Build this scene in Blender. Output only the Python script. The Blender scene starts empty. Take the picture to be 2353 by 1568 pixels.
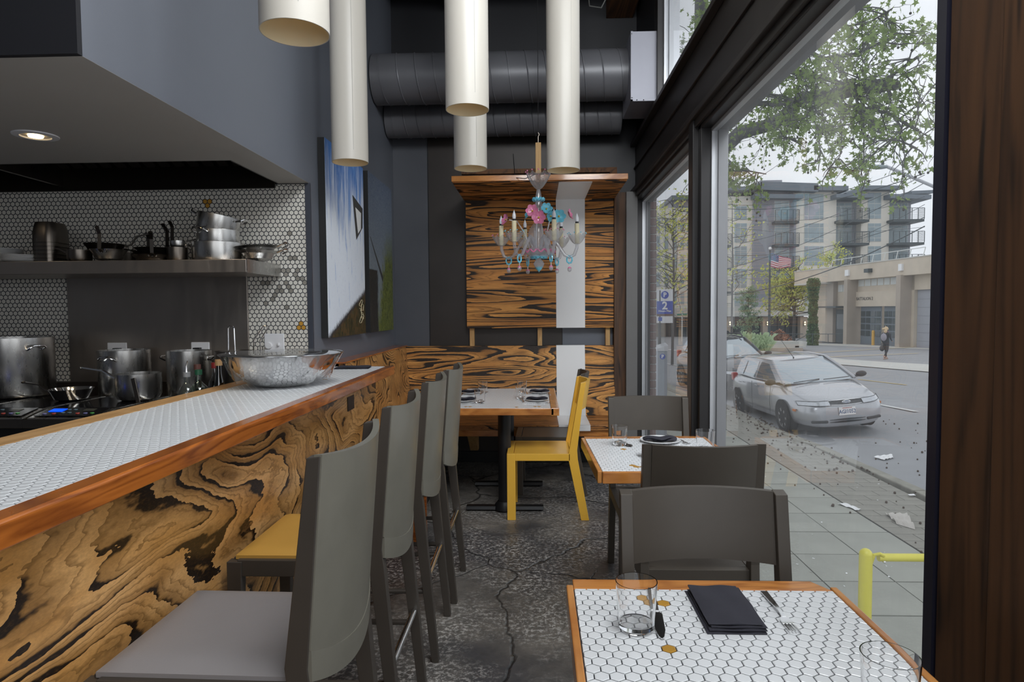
import bpy, math, random
from mathutils import Vector as V, Matrix as MX
PI = math.pi
C = bpy.context.scene.collection
sc = bpy.context.scene
rnd = random.Random(7)
# ---------------------------------------------------------------- camera
cam = bpy.data.objects.new('camera', bpy.data.cameras.new('camera')); C.objects.link(cam)
F_PX, W, H = 1462.0, 2353, 1568
YAW, PITCH, ROLL = math.radians(-2.19224), math.radians(2.76394), math.radians(-0.43)
cam.data.sensor_width = 36; cam.data.lens = F_PX / W * 36; cam.data.clip_end = 500
_f = V((math.sin(YAW) * math.cos(PITCH), math.cos(YAW) * math.cos(PITCH), -math.sin(PITCH)))
_r = V((math.cos(YAW), -math.sin(YAW), 0)); _u = _r.cross(_f)
R2 = math.cos(ROLL) * _r + math.sin(ROLL) * _u; U2 = -math.sin(ROLL) * _r + math.cos(ROLL) * _u
cam.matrix_world = MX(((R2.x, U2.x, -_f.x, 0), (R2.y, U2.y, -_f.y, 0), (R2.z, U2.z, -_f.z, 1.4), (0, 0, 0, 1)))
sc.camera = cam
def ray(px, py): return R2 * ((px - W / 2) / F_PX) - U2 * ((py - H / 2) / F_PX) + _f
def at(px, py, Y):          # the point at depth Y that shows at a pixel of the photograph (used to measure the street)
    d = ray(px, py); t = Y / d.y; return V((d.x * t, Y, 1.4 + d.z * t))
def atz(px, py, z):
    d = ray(px, py); t = (z - 1.4) / d.z; return V((d.x * t, d.y * t, z))
# ---------------------------------------------------------------- world, lights, exposure
w = bpy.data.worlds.new('sky'); sc.world = w; w.use_nodes = True
t = w.node_tree; t.nodes.clear()
wo = t.nodes.new('ShaderNodeOutputWorld'); bg = t.nodes.new('ShaderNodeBackground')
tc = t.nodes.new('ShaderNodeTexCoord'); nz = t.nodes.new('ShaderNodeTexNoise'); cr = t.nodes.new('ShaderNodeValToRGB')
nz.inputs['Scale'].default_value = 2.2; nz.inputs['Detail'].default_value = 5; nz.inputs['Roughness'].default_value = .55
cr.color_ramp.elements[0].position = .32; cr.color_ramp.elements[0].color = (.60, .64, .70, 1)
cr.color_ramp.elements[1].position = .62; cr.color_ramp.elements[1].color = (.80, .83, .86, 1)
t.links.new(tc.outputs['Generated'], nz.inputs['Vector']); t.links.new(nz.outputs['Fac'], cr.inputs['Fac'])
t.links.new(cr.outputs['Color'], bg.inputs['Color']); t.links.new(bg.outputs['Background'], wo.inputs['Surface'])
bg.inputs['Strength'].default_value = 1.22
sc.view_settings.view_transform = 'Standard'; sc.view_settings.look = 'None'
sc.view_settings.exposure = 0.13; sc.view_settings.gamma = 1.0; sc.view_settings.use_curve_mapping = False
sc.cycles.use_denoising = True
sc.cycles.max_bounces = 10; sc.cycles.transparent_max_bounces = 24
def area(name, loc, aim, sx, sy, power, col):
    l = bpy.data.lights.new(name, 'AREA'); l.shape = 'RECTANGLE'; l.size = sx; l.size_y = sy; l.energy = power; l.color = col
    o = bpy.data.objects.new(name, l); C.objects.link(o); o.location = loc
    o.rotation_euler = (V(aim) - V(loc)).to_track_quat('-Z', 'Y').to_euler(); return o
# added fill lamps, out of view beside, above and behind, to brighten the room
area('fill_side', (.93, .0, 1.7), (-1.2, 1.2, 1.0), 1.9, 2.0, 9, (.93, .97, 1))
area('fill_high', (.93, 1.2, 3.62), (-.6, 5.2, 1.2), 2.6, 1.0, 140, (.93, .97, 1))
area('fill_rear', (-.3, -2.6, 1.9), (-.2, 3, 1.1), 2.2, 1.6, 12, (.95, .97, 1))
# ---------------------------------------------------------------- mesh builder
class B:
    def __init__(s): s.v = []; s.f = []
    def add(s, vs, fs):
        n = len(s.v); s.v += [tuple(v) for v in vs]; s.f += [tuple(i + n for i in f) for f in fs]; return s
    def box(s, x0, x1, y0, y1, z0, z1):
        return s.add([(x0, y0, z0), (x1, y0, z0), (x1, y1, z0), (x0, y1, z0), (x0, y0, z1), (x1, y0, z1), (x1, y1, z1), (x0, y1, z1)],
                     [(0, 3, 2, 1), (4, 5, 6, 7), (0, 1, 5, 4), (1, 2, 6, 5), (2, 3, 7, 6), (3, 0, 4, 7)])
    def hexa(s, p):          # eight corners, bottom ring then top ring
        return s.add(p, [(0, 3, 2, 1), (4, 5, 6, 7), (0, 1, 5, 4), (1, 2, 6, 5), (2, 3, 7, 6), (3, 0, 4, 7)])
    def bar(s, p, q, w, h, side=(1, 0, 0)):
        p, q = V(p), V(q); d = (q - p).normalized(); sd = V(side); sd = (sd - d * sd.dot(d)).normalized(); up = d.cross(sd)
        a, b = sd * w / 2, up * h / 2
        return s.hexa([p - a - b, p + a - b, p + a + b, p - a + b, q - a - b, q + a - b, q + a + b, q - a + b])
    def tube(s, pts, r, n=8, cap=True, closed=False):
        pts = [V(p) for p in pts]; m = len(pts); rs = r if isinstance(r, (list, tuple)) else [r] * m
        vs = []; fs = []; ref = None
        for i, p in enumerate(pts):
            if closed: d = pts[(i + 1) % m] - pts[i - 1]
            else: d = pts[min(i + 1, m - 1)] - pts[max(i - 1, 0)]
            d = d.normalized() if d.length > 1e-9 else V((0, 0, 1))
            if ref is None: ref = V((0, 0, 1)) if abs(d.z) < .9 else V((1, 0, 0))
            a = (ref - d * ref.dot(d)).normalized(); b = d.cross(a); ref = a
            for k in range(n):
                an = 2 * PI * k / n; vs.append(p + (a * math.cos(an) + b * math.sin(an)) * rs[i])
        for i in range(m if closed else m - 1):
            j = (i + 1) % m
            for k in range(n): fs.append((i * n + k, i * n + (k + 1) % n, j * n + (k + 1) % n, j * n + k))
        if cap and not closed: fs += [tuple(range(n - 1, -1, -1)), tuple((m - 1) * n + k for k in range(n))]
        return s.add(vs, fs)
    def lathe(s, prof, n=24, c=(0, 0, 0), mat=None):
        vs = []; fs = []; c = V(c); rows = []
        for r, z in prof:
            if r < 1e-6: rows.append([len(vs)]); vs.append(V((0, 0, z)))
            else:
                rows.append(list(range(len(vs), len(vs) + n)))
                vs += [V((r * math.cos(2 * PI * k / n), r * math.sin(2 * PI * k / n), z)) for k in range(n)]
        for a, b in zip(rows, rows[1:]):
            for k in range(n):
                k2 = (k + 1) % n
                if len(a) == 1 and len(b) == 1: continue
                if len(a) == 1: fs.append((a[0], b[k2], b[k]))
                elif len(b) == 1: fs.append((a[k], a[k2], b[0]))
                else: fs.append((a[k], a[k2], b[k2], b[k]))
        if mat is not None: vs = [mat @ v for v in vs]
        return s.add([v + c for v in vs], fs)
    def prism(s, poly, ax, a, b):   # polygon in the two other axes, extruded from a to b along ax
        n = len(poly)
        def P(u, v, h): return {'x': (h, u, v), 'y': (u, h, v), 'z': (u, v, h)}[ax]
        return s.add([P(u, v, a) for u, v in poly] + [P(u, v, b) for u, v in poly],
                     [tuple(range(n - 1, -1, -1)), tuple(range(n, 2 * n))] + [(i, (i + 1) % n, n + (i + 1) % n, n + i) for i in range(n)])
    def grid(s, fn, nu, nv):
        vs = [fn(i / nu, j / nv) for j in range(nv + 1) for i in range(nu + 1)]
        return s.add(vs, [(j * (nu + 1) + i, j * (nu + 1) + i + 1, (j + 1) * (nu + 1) + i + 1, (j + 1) * (nu + 1) + i) for j in range(nv) for i in range(nu)])
    def shell(s, fa, fb, nu, nv):   # two skins and the rim between them
        n0 = len(s.v); s.grid(fa, nu, nv); n1 = len(s.v)
        vs = [fb(i / nu, j / nv) for j in range(nv + 1) for i in range(nu + 1)]
        s.add(vs, [(j * (nu + 1) + i, (j + 1) * (nu + 1) + i, (j + 1) * (nu + 1) + i + 1, j * (nu + 1) + i + 1) for j in range(nv) for i in range(nu)])
        rim = [i for i in range(nu + 1)] + [j * (nu + 1) + nu for j in range(1, nv + 1)] + [nv * (nu + 1) + i for i in range(nu - 1, -1, -1)] + [j * (nu + 1) for j in range(nv - 1, 0, -1)]
        for a, b in zip(rim, rim[1:] + rim[:1]): s.f.append((n0 + b, n0 + a, n1 + a, n1 + b))
        return s
    def sph(s, c, r, sx=1, sy=1, sz=1, n=10, m=6):
        return s.lathe([(math.sin(PI * i / m), -math.cos(PI * i / m)) if 0 < i < m else (0, -math.cos(PI * i / m)) for i in range(m + 1)],
                       n, c, MX.Diagonal((sx * r, sy * r, sz * r)))
    def quad(s, a, b, c, d): return s.add([a, b, c, d], [(0, 1, 2, 3)])
    def xf(s, m, start=0):
        s.v[start:] = [tuple(m @ V(v)) for v in s.v[start:]]; return s
    def mesh(s, name, mat, smooth=35):
        me = bpy.data.meshes.new(name); me.from_pydata(s.v, [], s.f)
        if mat: me.materials.append(mat)
        if smooth:
            me.polygons.foreach_set('use_smooth', [True] * len(me.polygons)); me.set_sharp_from_angle(angle=math.radians(smooth))
        me.update(); return me
def obj(name, b, mat, parent=None, smooth=35, bevel=0, loc=None, rot=None, label=None, seg=2):
    me = b.mesh(name, mat, smooth) if isinstance(b, B) else b
    o = bpy.data.objects.new(name, me); C.objects.link(o)
    if parent: o.parent = parent
    if loc is not None: o.location = loc
    if rot is not None: o.rotation_euler = rot
    if bevel:
        md = o.modifiers.new('bevel', 'BEVEL'); md.width = bevel; md.segments = seg; md.limit_method = 'ANGLE'; md.angle_limit = math.radians(40)
    if label: o['label'] = label
    return o
def tag(o, label, cat, group=None, kind=None):
    o['label'] = label; o['category'] = cat
    if group: o['group'] = group
    if kind: o['kind'] = kind
    return o
def thing(name, label, cat, loc=(0, 0, 0), rz=0, group=None):
    o = bpy.data.objects.new(name, None); C.objects.link(o); o.empty_display_size = .05
    o.location = loc; o.rotation_euler = (0, 0, rz); return tag(o, label, cat, group)
def struct(name, b, mat, parent=None, smooth=0, bevel=0, label=None):
    o = obj(name, b, mat, parent, smooth, bevel, label=label)
    if not parent: o['kind'] = 'structure'
    return o
def dup(root, loc, rz=None, label=None, group=None):
    def cp(o, par):
        c = o.copy(); C.objects.link(c); c.parent = par
        for ch in kids.get(o.name, []): cp(ch, c)
        return c
    kids = {}
    def walk(o):
        kids[o.name] = list(o.children)
        for ch in o.children: walk(ch)
    walk(root); r = cp(root, None); r.location = loc
    if rz is not None: r.rotation_euler = (0, 0, rz)
    if label: r['label'] = label
    if group: r['group'] = group
    return r
# ---------------------------------------------------------------- materials
def mat0(name):
    m = bpy.data.materials.new(name); m.use_nodes = True; t = m.node_tree
    return m, t, t.nodes['Principled BSDF'], t.nodes['Material Output']
def nd(t, typ, **kw):
    n = t.nodes.new('ShaderNode' + typ)
    for k, v in kw.items():
        if k.startswith('_'): setattr(n, k[1:], v)
        else:
            s = n.inputs[k] if not k.isdigit() else n.inputs[int(k)]
            if isinstance(v, bpy.types.NodeSocket): t.links.new(v, s)
            else: s.default_value = v
    return n
def mth(t, op, a, b=0.0, c=0.0):
    n = t.nodes.new('ShaderNodeMath'); n.operation = op
    for i, v in enumerate((a, b, c)):
        if isinstance(v, bpy.types.NodeSocket): t.links.new(v, n.inputs[i])
        else: n.inputs[i].default_value = v
    return n.outputs[0]
def ramp(t, fac, stops, interp='LINEAR'):
    n = t.nodes.new('ShaderNodeValToRGB'); n.color_ramp.interpolation = interp; e = n.color_ramp.elements
    while len(e) < len(stops): e.new(.5)
    for i, (p, c) in enumerate(stops): e[i].position = p; e[i].color = (*c, 1) if len(c) == 3 else c
    t.links.new(fac, n.inputs[0]); return n.outputs[0]
def mapr(t, v, a, b, c=0.0, d=1.0, smooth=False):
    n = t.nodes.new('ShaderNodeMapRange'); n.interpolation_type = 'SMOOTHSTEP' if smooth else 'LINEAR'
    t.links.new(v, n.inputs[0])
    for i, x in enumerate((a, b, c, d)): n.inputs[i + 1].default_value = x
    return n.outputs[0]
def mixc(t, fac, a, b, mode='MIX'):
    n = t.nodes.new('ShaderNodeMix'); n.data_type = 'RGBA'; n.blend_type = mode
    for s, v in ((n.inputs[0], fac), (n.inputs[6], a), (n.inputs[7], b)):
        if isinstance(v, bpy.types.NodeSocket): t.links.new(v, s)
        else: s.default_value = v if not isinstance(v, tuple) else ((*v, 1) if len(v) == 3 else v)
    return n.outputs[2]
def coords(t, scale=(1, 1, 1), off=(0, 0, 0), kind='Object'):
    c = nd(t, 'TexCoord'); m = nd(t, 'Mapping', Vector=c.outputs[kind]); m.inputs['Scale'].default_value = scale; m.inputs['Location'].default_value = off
    return m.outputs[0]
def noise(t, vec, scale, detail=2, rough=.5, dist=0):
    n = nd(t, 'TexNoise', Vector=vec, Scale=scale, Detail=detail, Roughness=rough, Distortion=dist); return n.outputs['Fac']
def bump(t, bsdf, h, strength=.3, dist=.01):
    n = nd(t, 'Bump', Height=h, Strength=strength, Distance=dist); t.links.new(n.outputs[0], bsdf.inputs['Normal'])
def setc(t, bsdf, c):
    if isinstance(c, bpy.types.NodeSocket): t.links.new(c, bsdf.inputs['Base Color'])
    else: bsdf.inputs['Base Color'].default_value = (*c, 1)
def plain(name, col, rough=.5, metal=0, var=.06, nscale=6, coat=0, emit=None, es=1, bumpy=0, bscale=80, vr=None, spec=None):
    m, t, b, o = mat0(name); b.inputs['Roughness'].default_value = rough; b.inputs['Metallic'].default_value = metal
    vec = coords(t); n = noise(t, vec, nscale, 4, .6)
    k = 1 + var
    c = mixc(t, n, tuple(x * (1 - var * 1.6) for x in col), tuple(min(1, x * (1 + var * 1.6)) for x in col))
    if vr:      # tint differing from object to object
        oi = nd(t, 'ObjectInfo'); c = mixc(t, mth(t, 'MULTIPLY', oi.outputs['Random'], vr), c, tuple(x * .72 for x in col))
    setc(t, b, c)
    if coat: b.inputs['Coat Weight'].default_value = coat; b.inputs['Coat Roughness'].default_value = .08
    if spec is not None: b.inputs['Specular IOR Level'].default_value = spec
    if emit: b.inputs['Emission Color'].default_value = (*emit, 1); b.inputs['Emission Strength'].default_value = es
    if bumpy: bump(t, b, noise(t, vec, bscale, 3, .6), bumpy, .003)
    return m
def burnt(name, sc_=(1, 1, 1), off=(0, 0, 0), bands=9, thr=.12, warp=.25, light=(.56, .27, .085), mid=(.36, .145, .04), dark=(.013, .008, .005), rough=.34, coat=.25, fine=1.0, distort=.35, mod=2.2):
    m, t, b, o = mat0(name); vec = coords(t, sc_, off)
    n1 = noise(t, vec, 1.0, 1.6, .42, distort); fi = noise(t, vec, 7.0 * fine, 3, .6)
    v = mth(t, 'ADD', mth(t, 'MULTIPLY', n1, bands), mth(t, 'MULTIPLY', fi, warp))
    f = mth(t, 'FRACT', v)                                   # growth rings: slow darkening, then a sharp edge
    n2 = noise(t, coords(t, sc_, (off[0] + 3, off[1] + 5, off[2] + 7)), 2.4, 2, .5)
    e = mth(t, 'SUBTRACT', f, mth(t, 'ADD', thr, mth(t, 'MULTIPLY', mth(t, 'SUBTRACT', .5, n2), mod)))
    dk = mapr(t, e, -.05, .10, 0, 1, True)
    thin = mapr(t, mth(t, 'FRACT', mth(t, 'MULTIPLY', v, 3)), .62, .98, 0, .75)
    n3 = noise(t, coords(t, tuple(x * 2 for x in sc_), off), 1.3, 2, .5)
    base = mixc(t, mapr(t, n3, .35, .65), mid, light)
    base = mixc(t, thin, base, tuple(x * .42 for x in mid))
    halo = mapr(t, e, -.55, .02, 0, .8); base = mixc(t, halo, base, tuple(x * .5 for x in mid))
    gr = noise(t, coords(t, tuple(x * 9 for x in sc_), off), 6, 4, .7)
    c = mixc(t, mth(t, 'MULTIPLY', dk, mapr(t, gr, .2, .5, .75, 1)), base, dark); c = mixc(t, mapr(t, gr, .35, .7, .25, 0), c, (.03, .015, .008))
    b.inputs['Specular IOR Level'].default_value = .32; setc(t, b, c); b.inputs['Roughness'].default_value = rough; b.inputs['Coat Weight'].default_value = coat; b.inputs['Coat Roughness'].default_value = .12
    bump(t, b, mth(t, 'SUBTRACT', 1.0, dk), .25, .002); return m
def wood(name, light, darkc, sc_=(1, 1, 1), rough=.35, coat=.3, knots=.0, gs=7, off=(0, 0, 0)):
    m, t, b, o = mat0(name); vec = coords(t, sc_, off); n1 = noise(t, vec, gs, 6, .65, .6); n2 = noise(t, vec, gs * .25, 2, .5, 1.0)
    w_ = mth(t, 'SINE', mth(t, 'MULTIPLY', n2, 40)); f = mth(t, 'ADD', mth(t, 'MULTIPLY', mapr(t, w_, -1, 1), .35), mth(t, 'MULTIPLY', n1, .75))
    c = ramp(t, f, [(.2, darkc), (.5, tuple((a + 1.4 * b_) / 2.4 for a, b_ in zip(darkc, light))), (.8, light)])
    if knots:
        k = noise(t, coords(t, tuple(x * 3 for x in sc_), off), gs * .4, 1, .5); c = mixc(t, mapr(t, k, .66, .78, 0, knots), c, tuple(x * .12 for x in darkc))
    setc(t, b, c); b.inputs['Roughness'].default_value = rough; b.inputs['Coat Weight'].default_value = coat; b.inputs['Coat Roughness'].default_value = .1
    bump(t, b, n1, .15, .002); return m
def steel(name, col=(.55, .54, .52), rough=.28, axis=(5, 5, 1.2), var=.10, metal=1):
    m, t, b, o = mat0(name); n = noise(t, coords(t, axis), 4, 4, .6); n2 = noise(t, coords(t), 3.5, 3, .6)
    setc(t, b, mixc(t, n2, tuple(x * (1 - 2 * var) for x in col), col)); b.inputs['Metallic'].default_value = metal
    t.links.new(mapr(t, n, .2, .8, rough - .08, rough + .14), b.inputs['Roughness']); return m
def glass_thin(name, tint=(1, 1, 1), rough=.0, dust=.0, ior=1.5, boost=1.0):
    m, t, b, o = mat0(name); t.nodes.remove(b)
    tr = nd(t, 'BsdfTransparent'); tr.inputs[0].default_value = (*tint, 1)
    gl = nd(t, 'BsdfGlossy', Roughness=rough); lw = nd(t, 'LayerWeight', Blend=.5); fr = mth(t, 'ADD', .045, mth(t, 'MULTIPLY', .955, mth(t, 'POWER', lw.outputs['Facing'], 5.0)))   # Fresnel, the same from both sides
    mx = nd(t, 'MixShader'); t.links.new(mth(t, 'MINIMUM', mth(t, 'MULTIPLY', fr, boost), 1.0), mx.inputs[0]); t.links.new(tr.outputs[0], mx.inputs[1]); t.links.new(gl.outputs[0], mx.inputs[2])
    last = mx
    if dust:
        df = nd(t, 'BsdfDiffuse'); df.inputs[0].default_value = (.88, .90, .93, 1); tl = nd(t, 'BsdfTranslucent'); tl.inputs[0].default_value = (.88, .90, .93, 1)
        ad = nd(t, 'MixShader'); ad.inputs[0].default_value = .75; t.links.new(df.outputs[0], ad.inputs[1]); t.links.new(tl.outputs[0], ad.inputs[2])
        st = noise(t, coords(t, (1, 3, .5)), 1.6, 5, .65); m2 = nd(t, 'MixShader')
        t.links.new(mapr(t, st, .3, .75, dust * .35, dust * 1.8), m2.inputs[0]); t.links.new(last.outputs[0], m2.inputs[1]); t.links.new(ad.outputs[0], m2.inputs[2]); last = m2
    t.links.new(last.outputs[0], o.inputs[0]); return m
def glass_solid(name, col=(1, 1, 1), rough=.02, ior=1.45):
    m, t, b, o = mat0(name); setc(t, b, col); b.inputs['Transmission Weight'].default_value = 1; b.inputs['Roughness'].default_value = rough; b.inputs['IOR'].default_value = ior; return m
K = {}
def leafmat(name, col, var=.35, ns=3):
    m, t, b, o = mat0(name); n = noise(t, coords(t), ns, 3, .6); c = mixc(t, n, tuple(x * (1 - var) for x in col), tuple(min(1, x * (1 + var)) for x in col))
    setc(t, b, c); b.inputs['Roughness'].default_value = .55; tl = nd(t, 'BsdfTranslucent', Color=c); mx = nd(t, 'MixShader'); mx.inputs[0].default_value = .5
    t.links.new(b.outputs[0], mx.inputs[1]); t.links.new(tl.outputs[0], mx.inputs[2]); t.links.new(mx.outputs[0], o.inputs[0]); return m
K['burnt_bar'] = burnt('burnt_plywood_bar', (1, 1.25, 3.6), (2, 1.3, .4), 13, .82, .7, light=(.84, .47, .18), mid=(.60, .29, .08), mod=1.8, fine=1.3)
K['burnt_back'] = burnt('burnt_plywood_panel', (.42, 1, 6.5), (7, 2, 3), 15, .62, .55, distort=.1, light=(.84, .38, .09), mid=(.64, .25, .05), mod=1.8, coat=.04, rough=.5)
K['burnt_rest'] = burnt('burnt_plywood_backrest', (.8, .8, 5.5), (1, 9, 5), 17, .66, .55, light=(.86, .42, .11), mid=(.64, .27, .06), distort=.2, mod=1.9, coat=.04, rough=.5)
K['burnt_canopy'] = burnt('burnt_plywood_canopy', (.6, 4.5, 4.5), (4, 4, 1), 16, .48, .6, distort=.1, light=(.80, .34, .08), mid=(.58, .22, .05), mod=1.6, coat=.04, rough=.5)
K['burnt_seat'] = burnt('burnt_plywood_seat', (.9, 6.5, 6.5), (9, 1, 2), 12, .95, .7, light=(.55, .24, .07), mid=(.42, .165, .045), coat=.04, rough=.5)
K['burnt_left'] = burnt('burnt_plywood_wall_bench', (1, 1.5, 2.4), (5, 3, 8), 30, .80, .9, light=(.80, .42, .14), mid=(.62, .29, .08), mod=1.6)
K['edge'] = wood('orange_varnished_wood', (.52, .155, .026), (.17, .038, .008), (1.5, .7, 6), .22, .6)
K['edge_t'] = wood('table_edge_wood', (.66, .29, .075), (.40, .13, .028), (1, 1, 3), .25, .5)
K['edge_x'] = wood('table_edge_wood_cross', (.62, .25, .06), (.32, .10, .02), (1, 5, 3), .25, .5)
K['strip'] = wood('pale_oak_strip', (.62, .36, .15), (.42, .22, .08), (3, .6, 4), .4, .2)
K['pine'] = wood('pine_stud', (.62, .38, .15), (.45, .23, .08), (6, 6, .8), .55, 0)
K['column'] = wood('old_timber', (.115, .05, .018), (.03, .013, .005), (4, 4, .35), .6, 0, .8, 6)
K['beam'] = wood('ceiling_timber', (.16, .065, .02), (.03, .013, .006), (4, .4, 4), .7, 0, .6, 6)
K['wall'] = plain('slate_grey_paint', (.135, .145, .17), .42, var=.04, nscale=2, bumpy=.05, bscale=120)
K['wall_d'] = plain('charcoal_paint_and_shade', (.013, .013, .016), .5, nscale=2)  # own charcoal of the back wall; shade in the colour on the soffit front
K['ceil'] = plain('black_ceiling', (.012, .011, .011), .8)
K['soffit'] = plain('warm_grey_paint', (.42, .40, .37), .5, var=.03, nscale=2)
K['rust'] = plain('dark_steel_sheet', (.035, .028, .024), .42, .3, var=.25, nscale=3)
K['frame'] = plain('dark_bronze_metal', (.028, .026, .026), .38, .3, nscale=3)
K['frame2'] = plain('painted_steel_beam', (.026, .021, .019), .45, .2, var=.2, nscale=5)
K['alu'] = plain('bright_window_bead', (.55, .56, .58), .4, .5)
K['reveal'] = plain('grey_window_reveal', (.28, .28, .29), .5)
K['duct'] = plain('grey_duct_paint', (.125, .125, .135), .38, .15, nscale=3)
K['ductbox'] = plain('light_grey_duct', (.30, .30, .34), .42, .2, nscale=3)
K['tile'] = plain('white_glazed_tile', (.80, .81, .82), .16, var=.02, vr=.14)
K['tile_w'] = plain('cream_white_wall_tile', (.66, .63, .57), .2, var=.03, vr=.2)
K['tile_g'] = plain('grey_brown_tile', (.27, .25, .215), .25, vr=.5)
K['gold'] = plain('mustard_gold_tile', (.50, .26, .04), .22, vr=.2)
K['grout'] = plain('dark_grout', (.028, .03, .036), .8)
K['steel'] = steel('brushed_steel', (.60, .59, .57), .25)
K['steel_w'] = steel('brushed_steel_sheet', (.42, .375, .335), .34, (6, 6, 1), metal=.9)
K['steel_d'] = steel('seasoned_steel', (.20, .175, .15), .3)
K['iron'] = plain('black_iron_pan', (.02, .016, .013), .35, .6)
K['chrome'] = plain('polished_steel', (.72, .72, .72), .12, 1, var=.03)
K['black'] = plain('black_powder_coat', (.012, .012, .013), .42, .2)
K['bglass'] = plain('black_glass_top', (.006, .006, .007), .08)
K['chair'] = plain('taupe_painted_wood', (.070, .058, .046), .42, var=.08, nscale=9)
K['stool'] = plain('grey_taupe_lacquer', (.165, .155, .125), .36, var=.12, nscale=7, coat=.1)
K['stool_d'] = plain('dark_taupe_lacquer', (.050, .041, .033), .42, var=.1, nscale=9)
K['yellow'] = plain('yellow_painted_wood', (.86, .48, .055), .35, var=.04, nscale=8, coat=.1)
K['vinyl'] = plain('grey_vinyl', (.25, .235, .235), .42, var=.05, bumpy=.08, bscale=300)
K['mustard'] = plain('mustard_vinyl', (.52, .28, .055), .45, var=.05, bumpy=.08, bscale=300)
K['napkin'] = plain('charcoal_napkin', (.030, .029, .040), .85, var=.12, nscale=30, bumpy=.3, bscale=500)
K['plate'] = plain('white_porcelain', (.82, .82, .82), .12, var=.01)
K['glass'] = glass_solid('drinking_glass'); K['pane'] = glass_thin('window_glass', (.97, .98, .99), 0, .055, boost=1.3)
K['film'] = glass_thin('cling_film', (1, 1, 1), .06, .10, boost=3.5)
K['tube'] = plain('cream_lacquered_tube', (.50, .465, .41), .42, var=.02, nscale=2)
K['tube_i'] = plain('warm_lit_tube_inside', (.85, .74, .50), .5, var=.03)  # warm glow inside the tubes put into the lining colour
K['whitep'] = plain('white_laminate', (.80, .79, .78), .35, var=.02, nscale=2)
K['switch'] = plain('white_plastic', (.72, .72, .74), .35)
K['candle'] = plain('ivory_candle', (.72, .64, .42), .5)
K['cryst'] = glass_thin('blown_glass', (.97, .97, .98), .12, .34, boost=3.0)
K['pinkg'] = plain('pink_glass', (.72, .22, .38), .15, var=.25, nscale=40, coat=.5)
K['blueg'] = plain('turquoise_glass', (.16, .55, .70), .15, var=.25, nscale=40, coat=.5)
K['bulb'] = plain('frosted_bulb', (.75, .75, .78), .2)
K['lampglow'] = plain('lit_lamp', (1, .8, .4), .5, emit=(1, .72, .35), es=6)
K['lcd'] = plain('blue_display', (0, .02, .3), .3, emit=(.0, .08, 1), es=1.2)
# ---------------------------------------------------------------- floor
m, t, b, o = mat0('stained_concrete_floor'); vec = coords(t)
n1 = noise(t, vec, .9, 5, .6); n2 = noise(t, vec, 48, 3, .75); n3 = noise(t, vec, 14, 4, .6); patch = mapr(t, noise(t, coords(t, off=(4.3, 1.2, 0)), 1.15, 3, .5), .46, .56, 0, 1)
wv = nd(t, 'VectorMath', _operation='ADD'); nn = nd(t, 'TexNoise', Vector=vec, Scale=2.2, Detail=4)
t.links.new(vec, wv.inputs[0]); sc3 = nd(t, 'VectorMath', _operation='SCALE'); t.links.new(nn.outputs['Color'], sc3.inputs[0]); sc3.inputs['Scale'].default_value = .35; t.links.new(sc3.outputs[0], wv.inputs[1])
vo = nd(t, 'TexVoronoi', _feature='DISTANCE_TO_EDGE', Vector=wv.outputs[0], Scale=.85); crack = mapr(t, vo.outputs['Distance'], .0, .009, 1, 0)
vo2 = nd(t, 'TexVoronoi', _feature='DISTANCE_TO_EDGE', Vector=wv.outputs[0], Scale=3.2); crack2 = mth(t, 'MULTIPLY', mapr(t, vo2.outputs['Distance'], .0, .012, .8, 0), mapr(t, n1, .5, .62))
crk = mth(t, 'MAXIMUM', crack, crack2)
sp = mth(t, 'MULTIPLY', mapr(t, n2, .49, .60), mapr(t, noise(t, coords(t, off=(8, 3, 0)), 1.6, 4, .65), .38, .60))
base = ramp(t, n1, [(.3, (.075, .072, .07)), (.5, (.16, .147, .13)), (.7, (.30, .27, .23))])
base = mixc(t, mth(t, 'MULTIPLY', patch, .85), base, (.062, .062, .068)); base = mixc(t, mth(t, 'MULTIPLY', sp, .9), base, (.60, .57, .53)); base = mixc(t, mapr(t, n3, .35, .7, 0, .45), base, (.025, .025, .025))
base = mixc(t, mth(t, 'MULTIPLY', crk, .8), base, (.010, .009, .008)); setc(t, b, base)
t.links.new(mapr(t, mth(t, 'ADD', n3, mth(t, 'MULTIPLY', sp, .4)), .3, .9, .26, .62), b.inputs['Roughness'])
hh = mth(t, 'SUBTRACT', mth(t, 'MULTIPLY', n2, mapr(t, patch, 0, 1, .9, .2)), mth(t, 'MULTIPLY', crk, 2.5)); bump(t, b, hh, .55, .006)
K['floor'] = m
struct('floor', B().box(-4.6, .99, -3, 5.85, -.08, 0), K['floor'])
struct('ceiling', B().box(-4.6, 1.0, -3, 5.85, 4.3, 4.4), K['ceil'])
for x, z0, wd in ((.64, 4.0, .24), (-.75, 4.08, .2)):
    beam = struct('trim_1', B().box(x, x + wd, -3, 5.85, z0, 4.3), K['beam'], bevel=.006)
bm = B()
for i in range(9): bm.box(-1.3, 1.0, .4 + i * .61, .45 + i * .61, 4.1, 4.3)
struct('trim_2', bm, K['ceil'])
# walls
wl = struct('wall_left', B().box(-1.42, -1.30, 1.82, 3.66, 2.14, 4.3).box(-1.42, -1.30, 3.66, 5.85, 0, 4.3), K['wall'])
struct('trim_3', B().box(-1.325, -1.295, 3.648, 3.662, 1.0, 2.14), plain('dark_tile_edge_bead', (.05, .055, .07), .3))
struct('wall_upper_front', B().box(-4.6, -1.30, 1.80, 1.82, 2.14, 4.3), K['wall_d'])  # grey wall in shade, the shade put into its near-black colour
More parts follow.
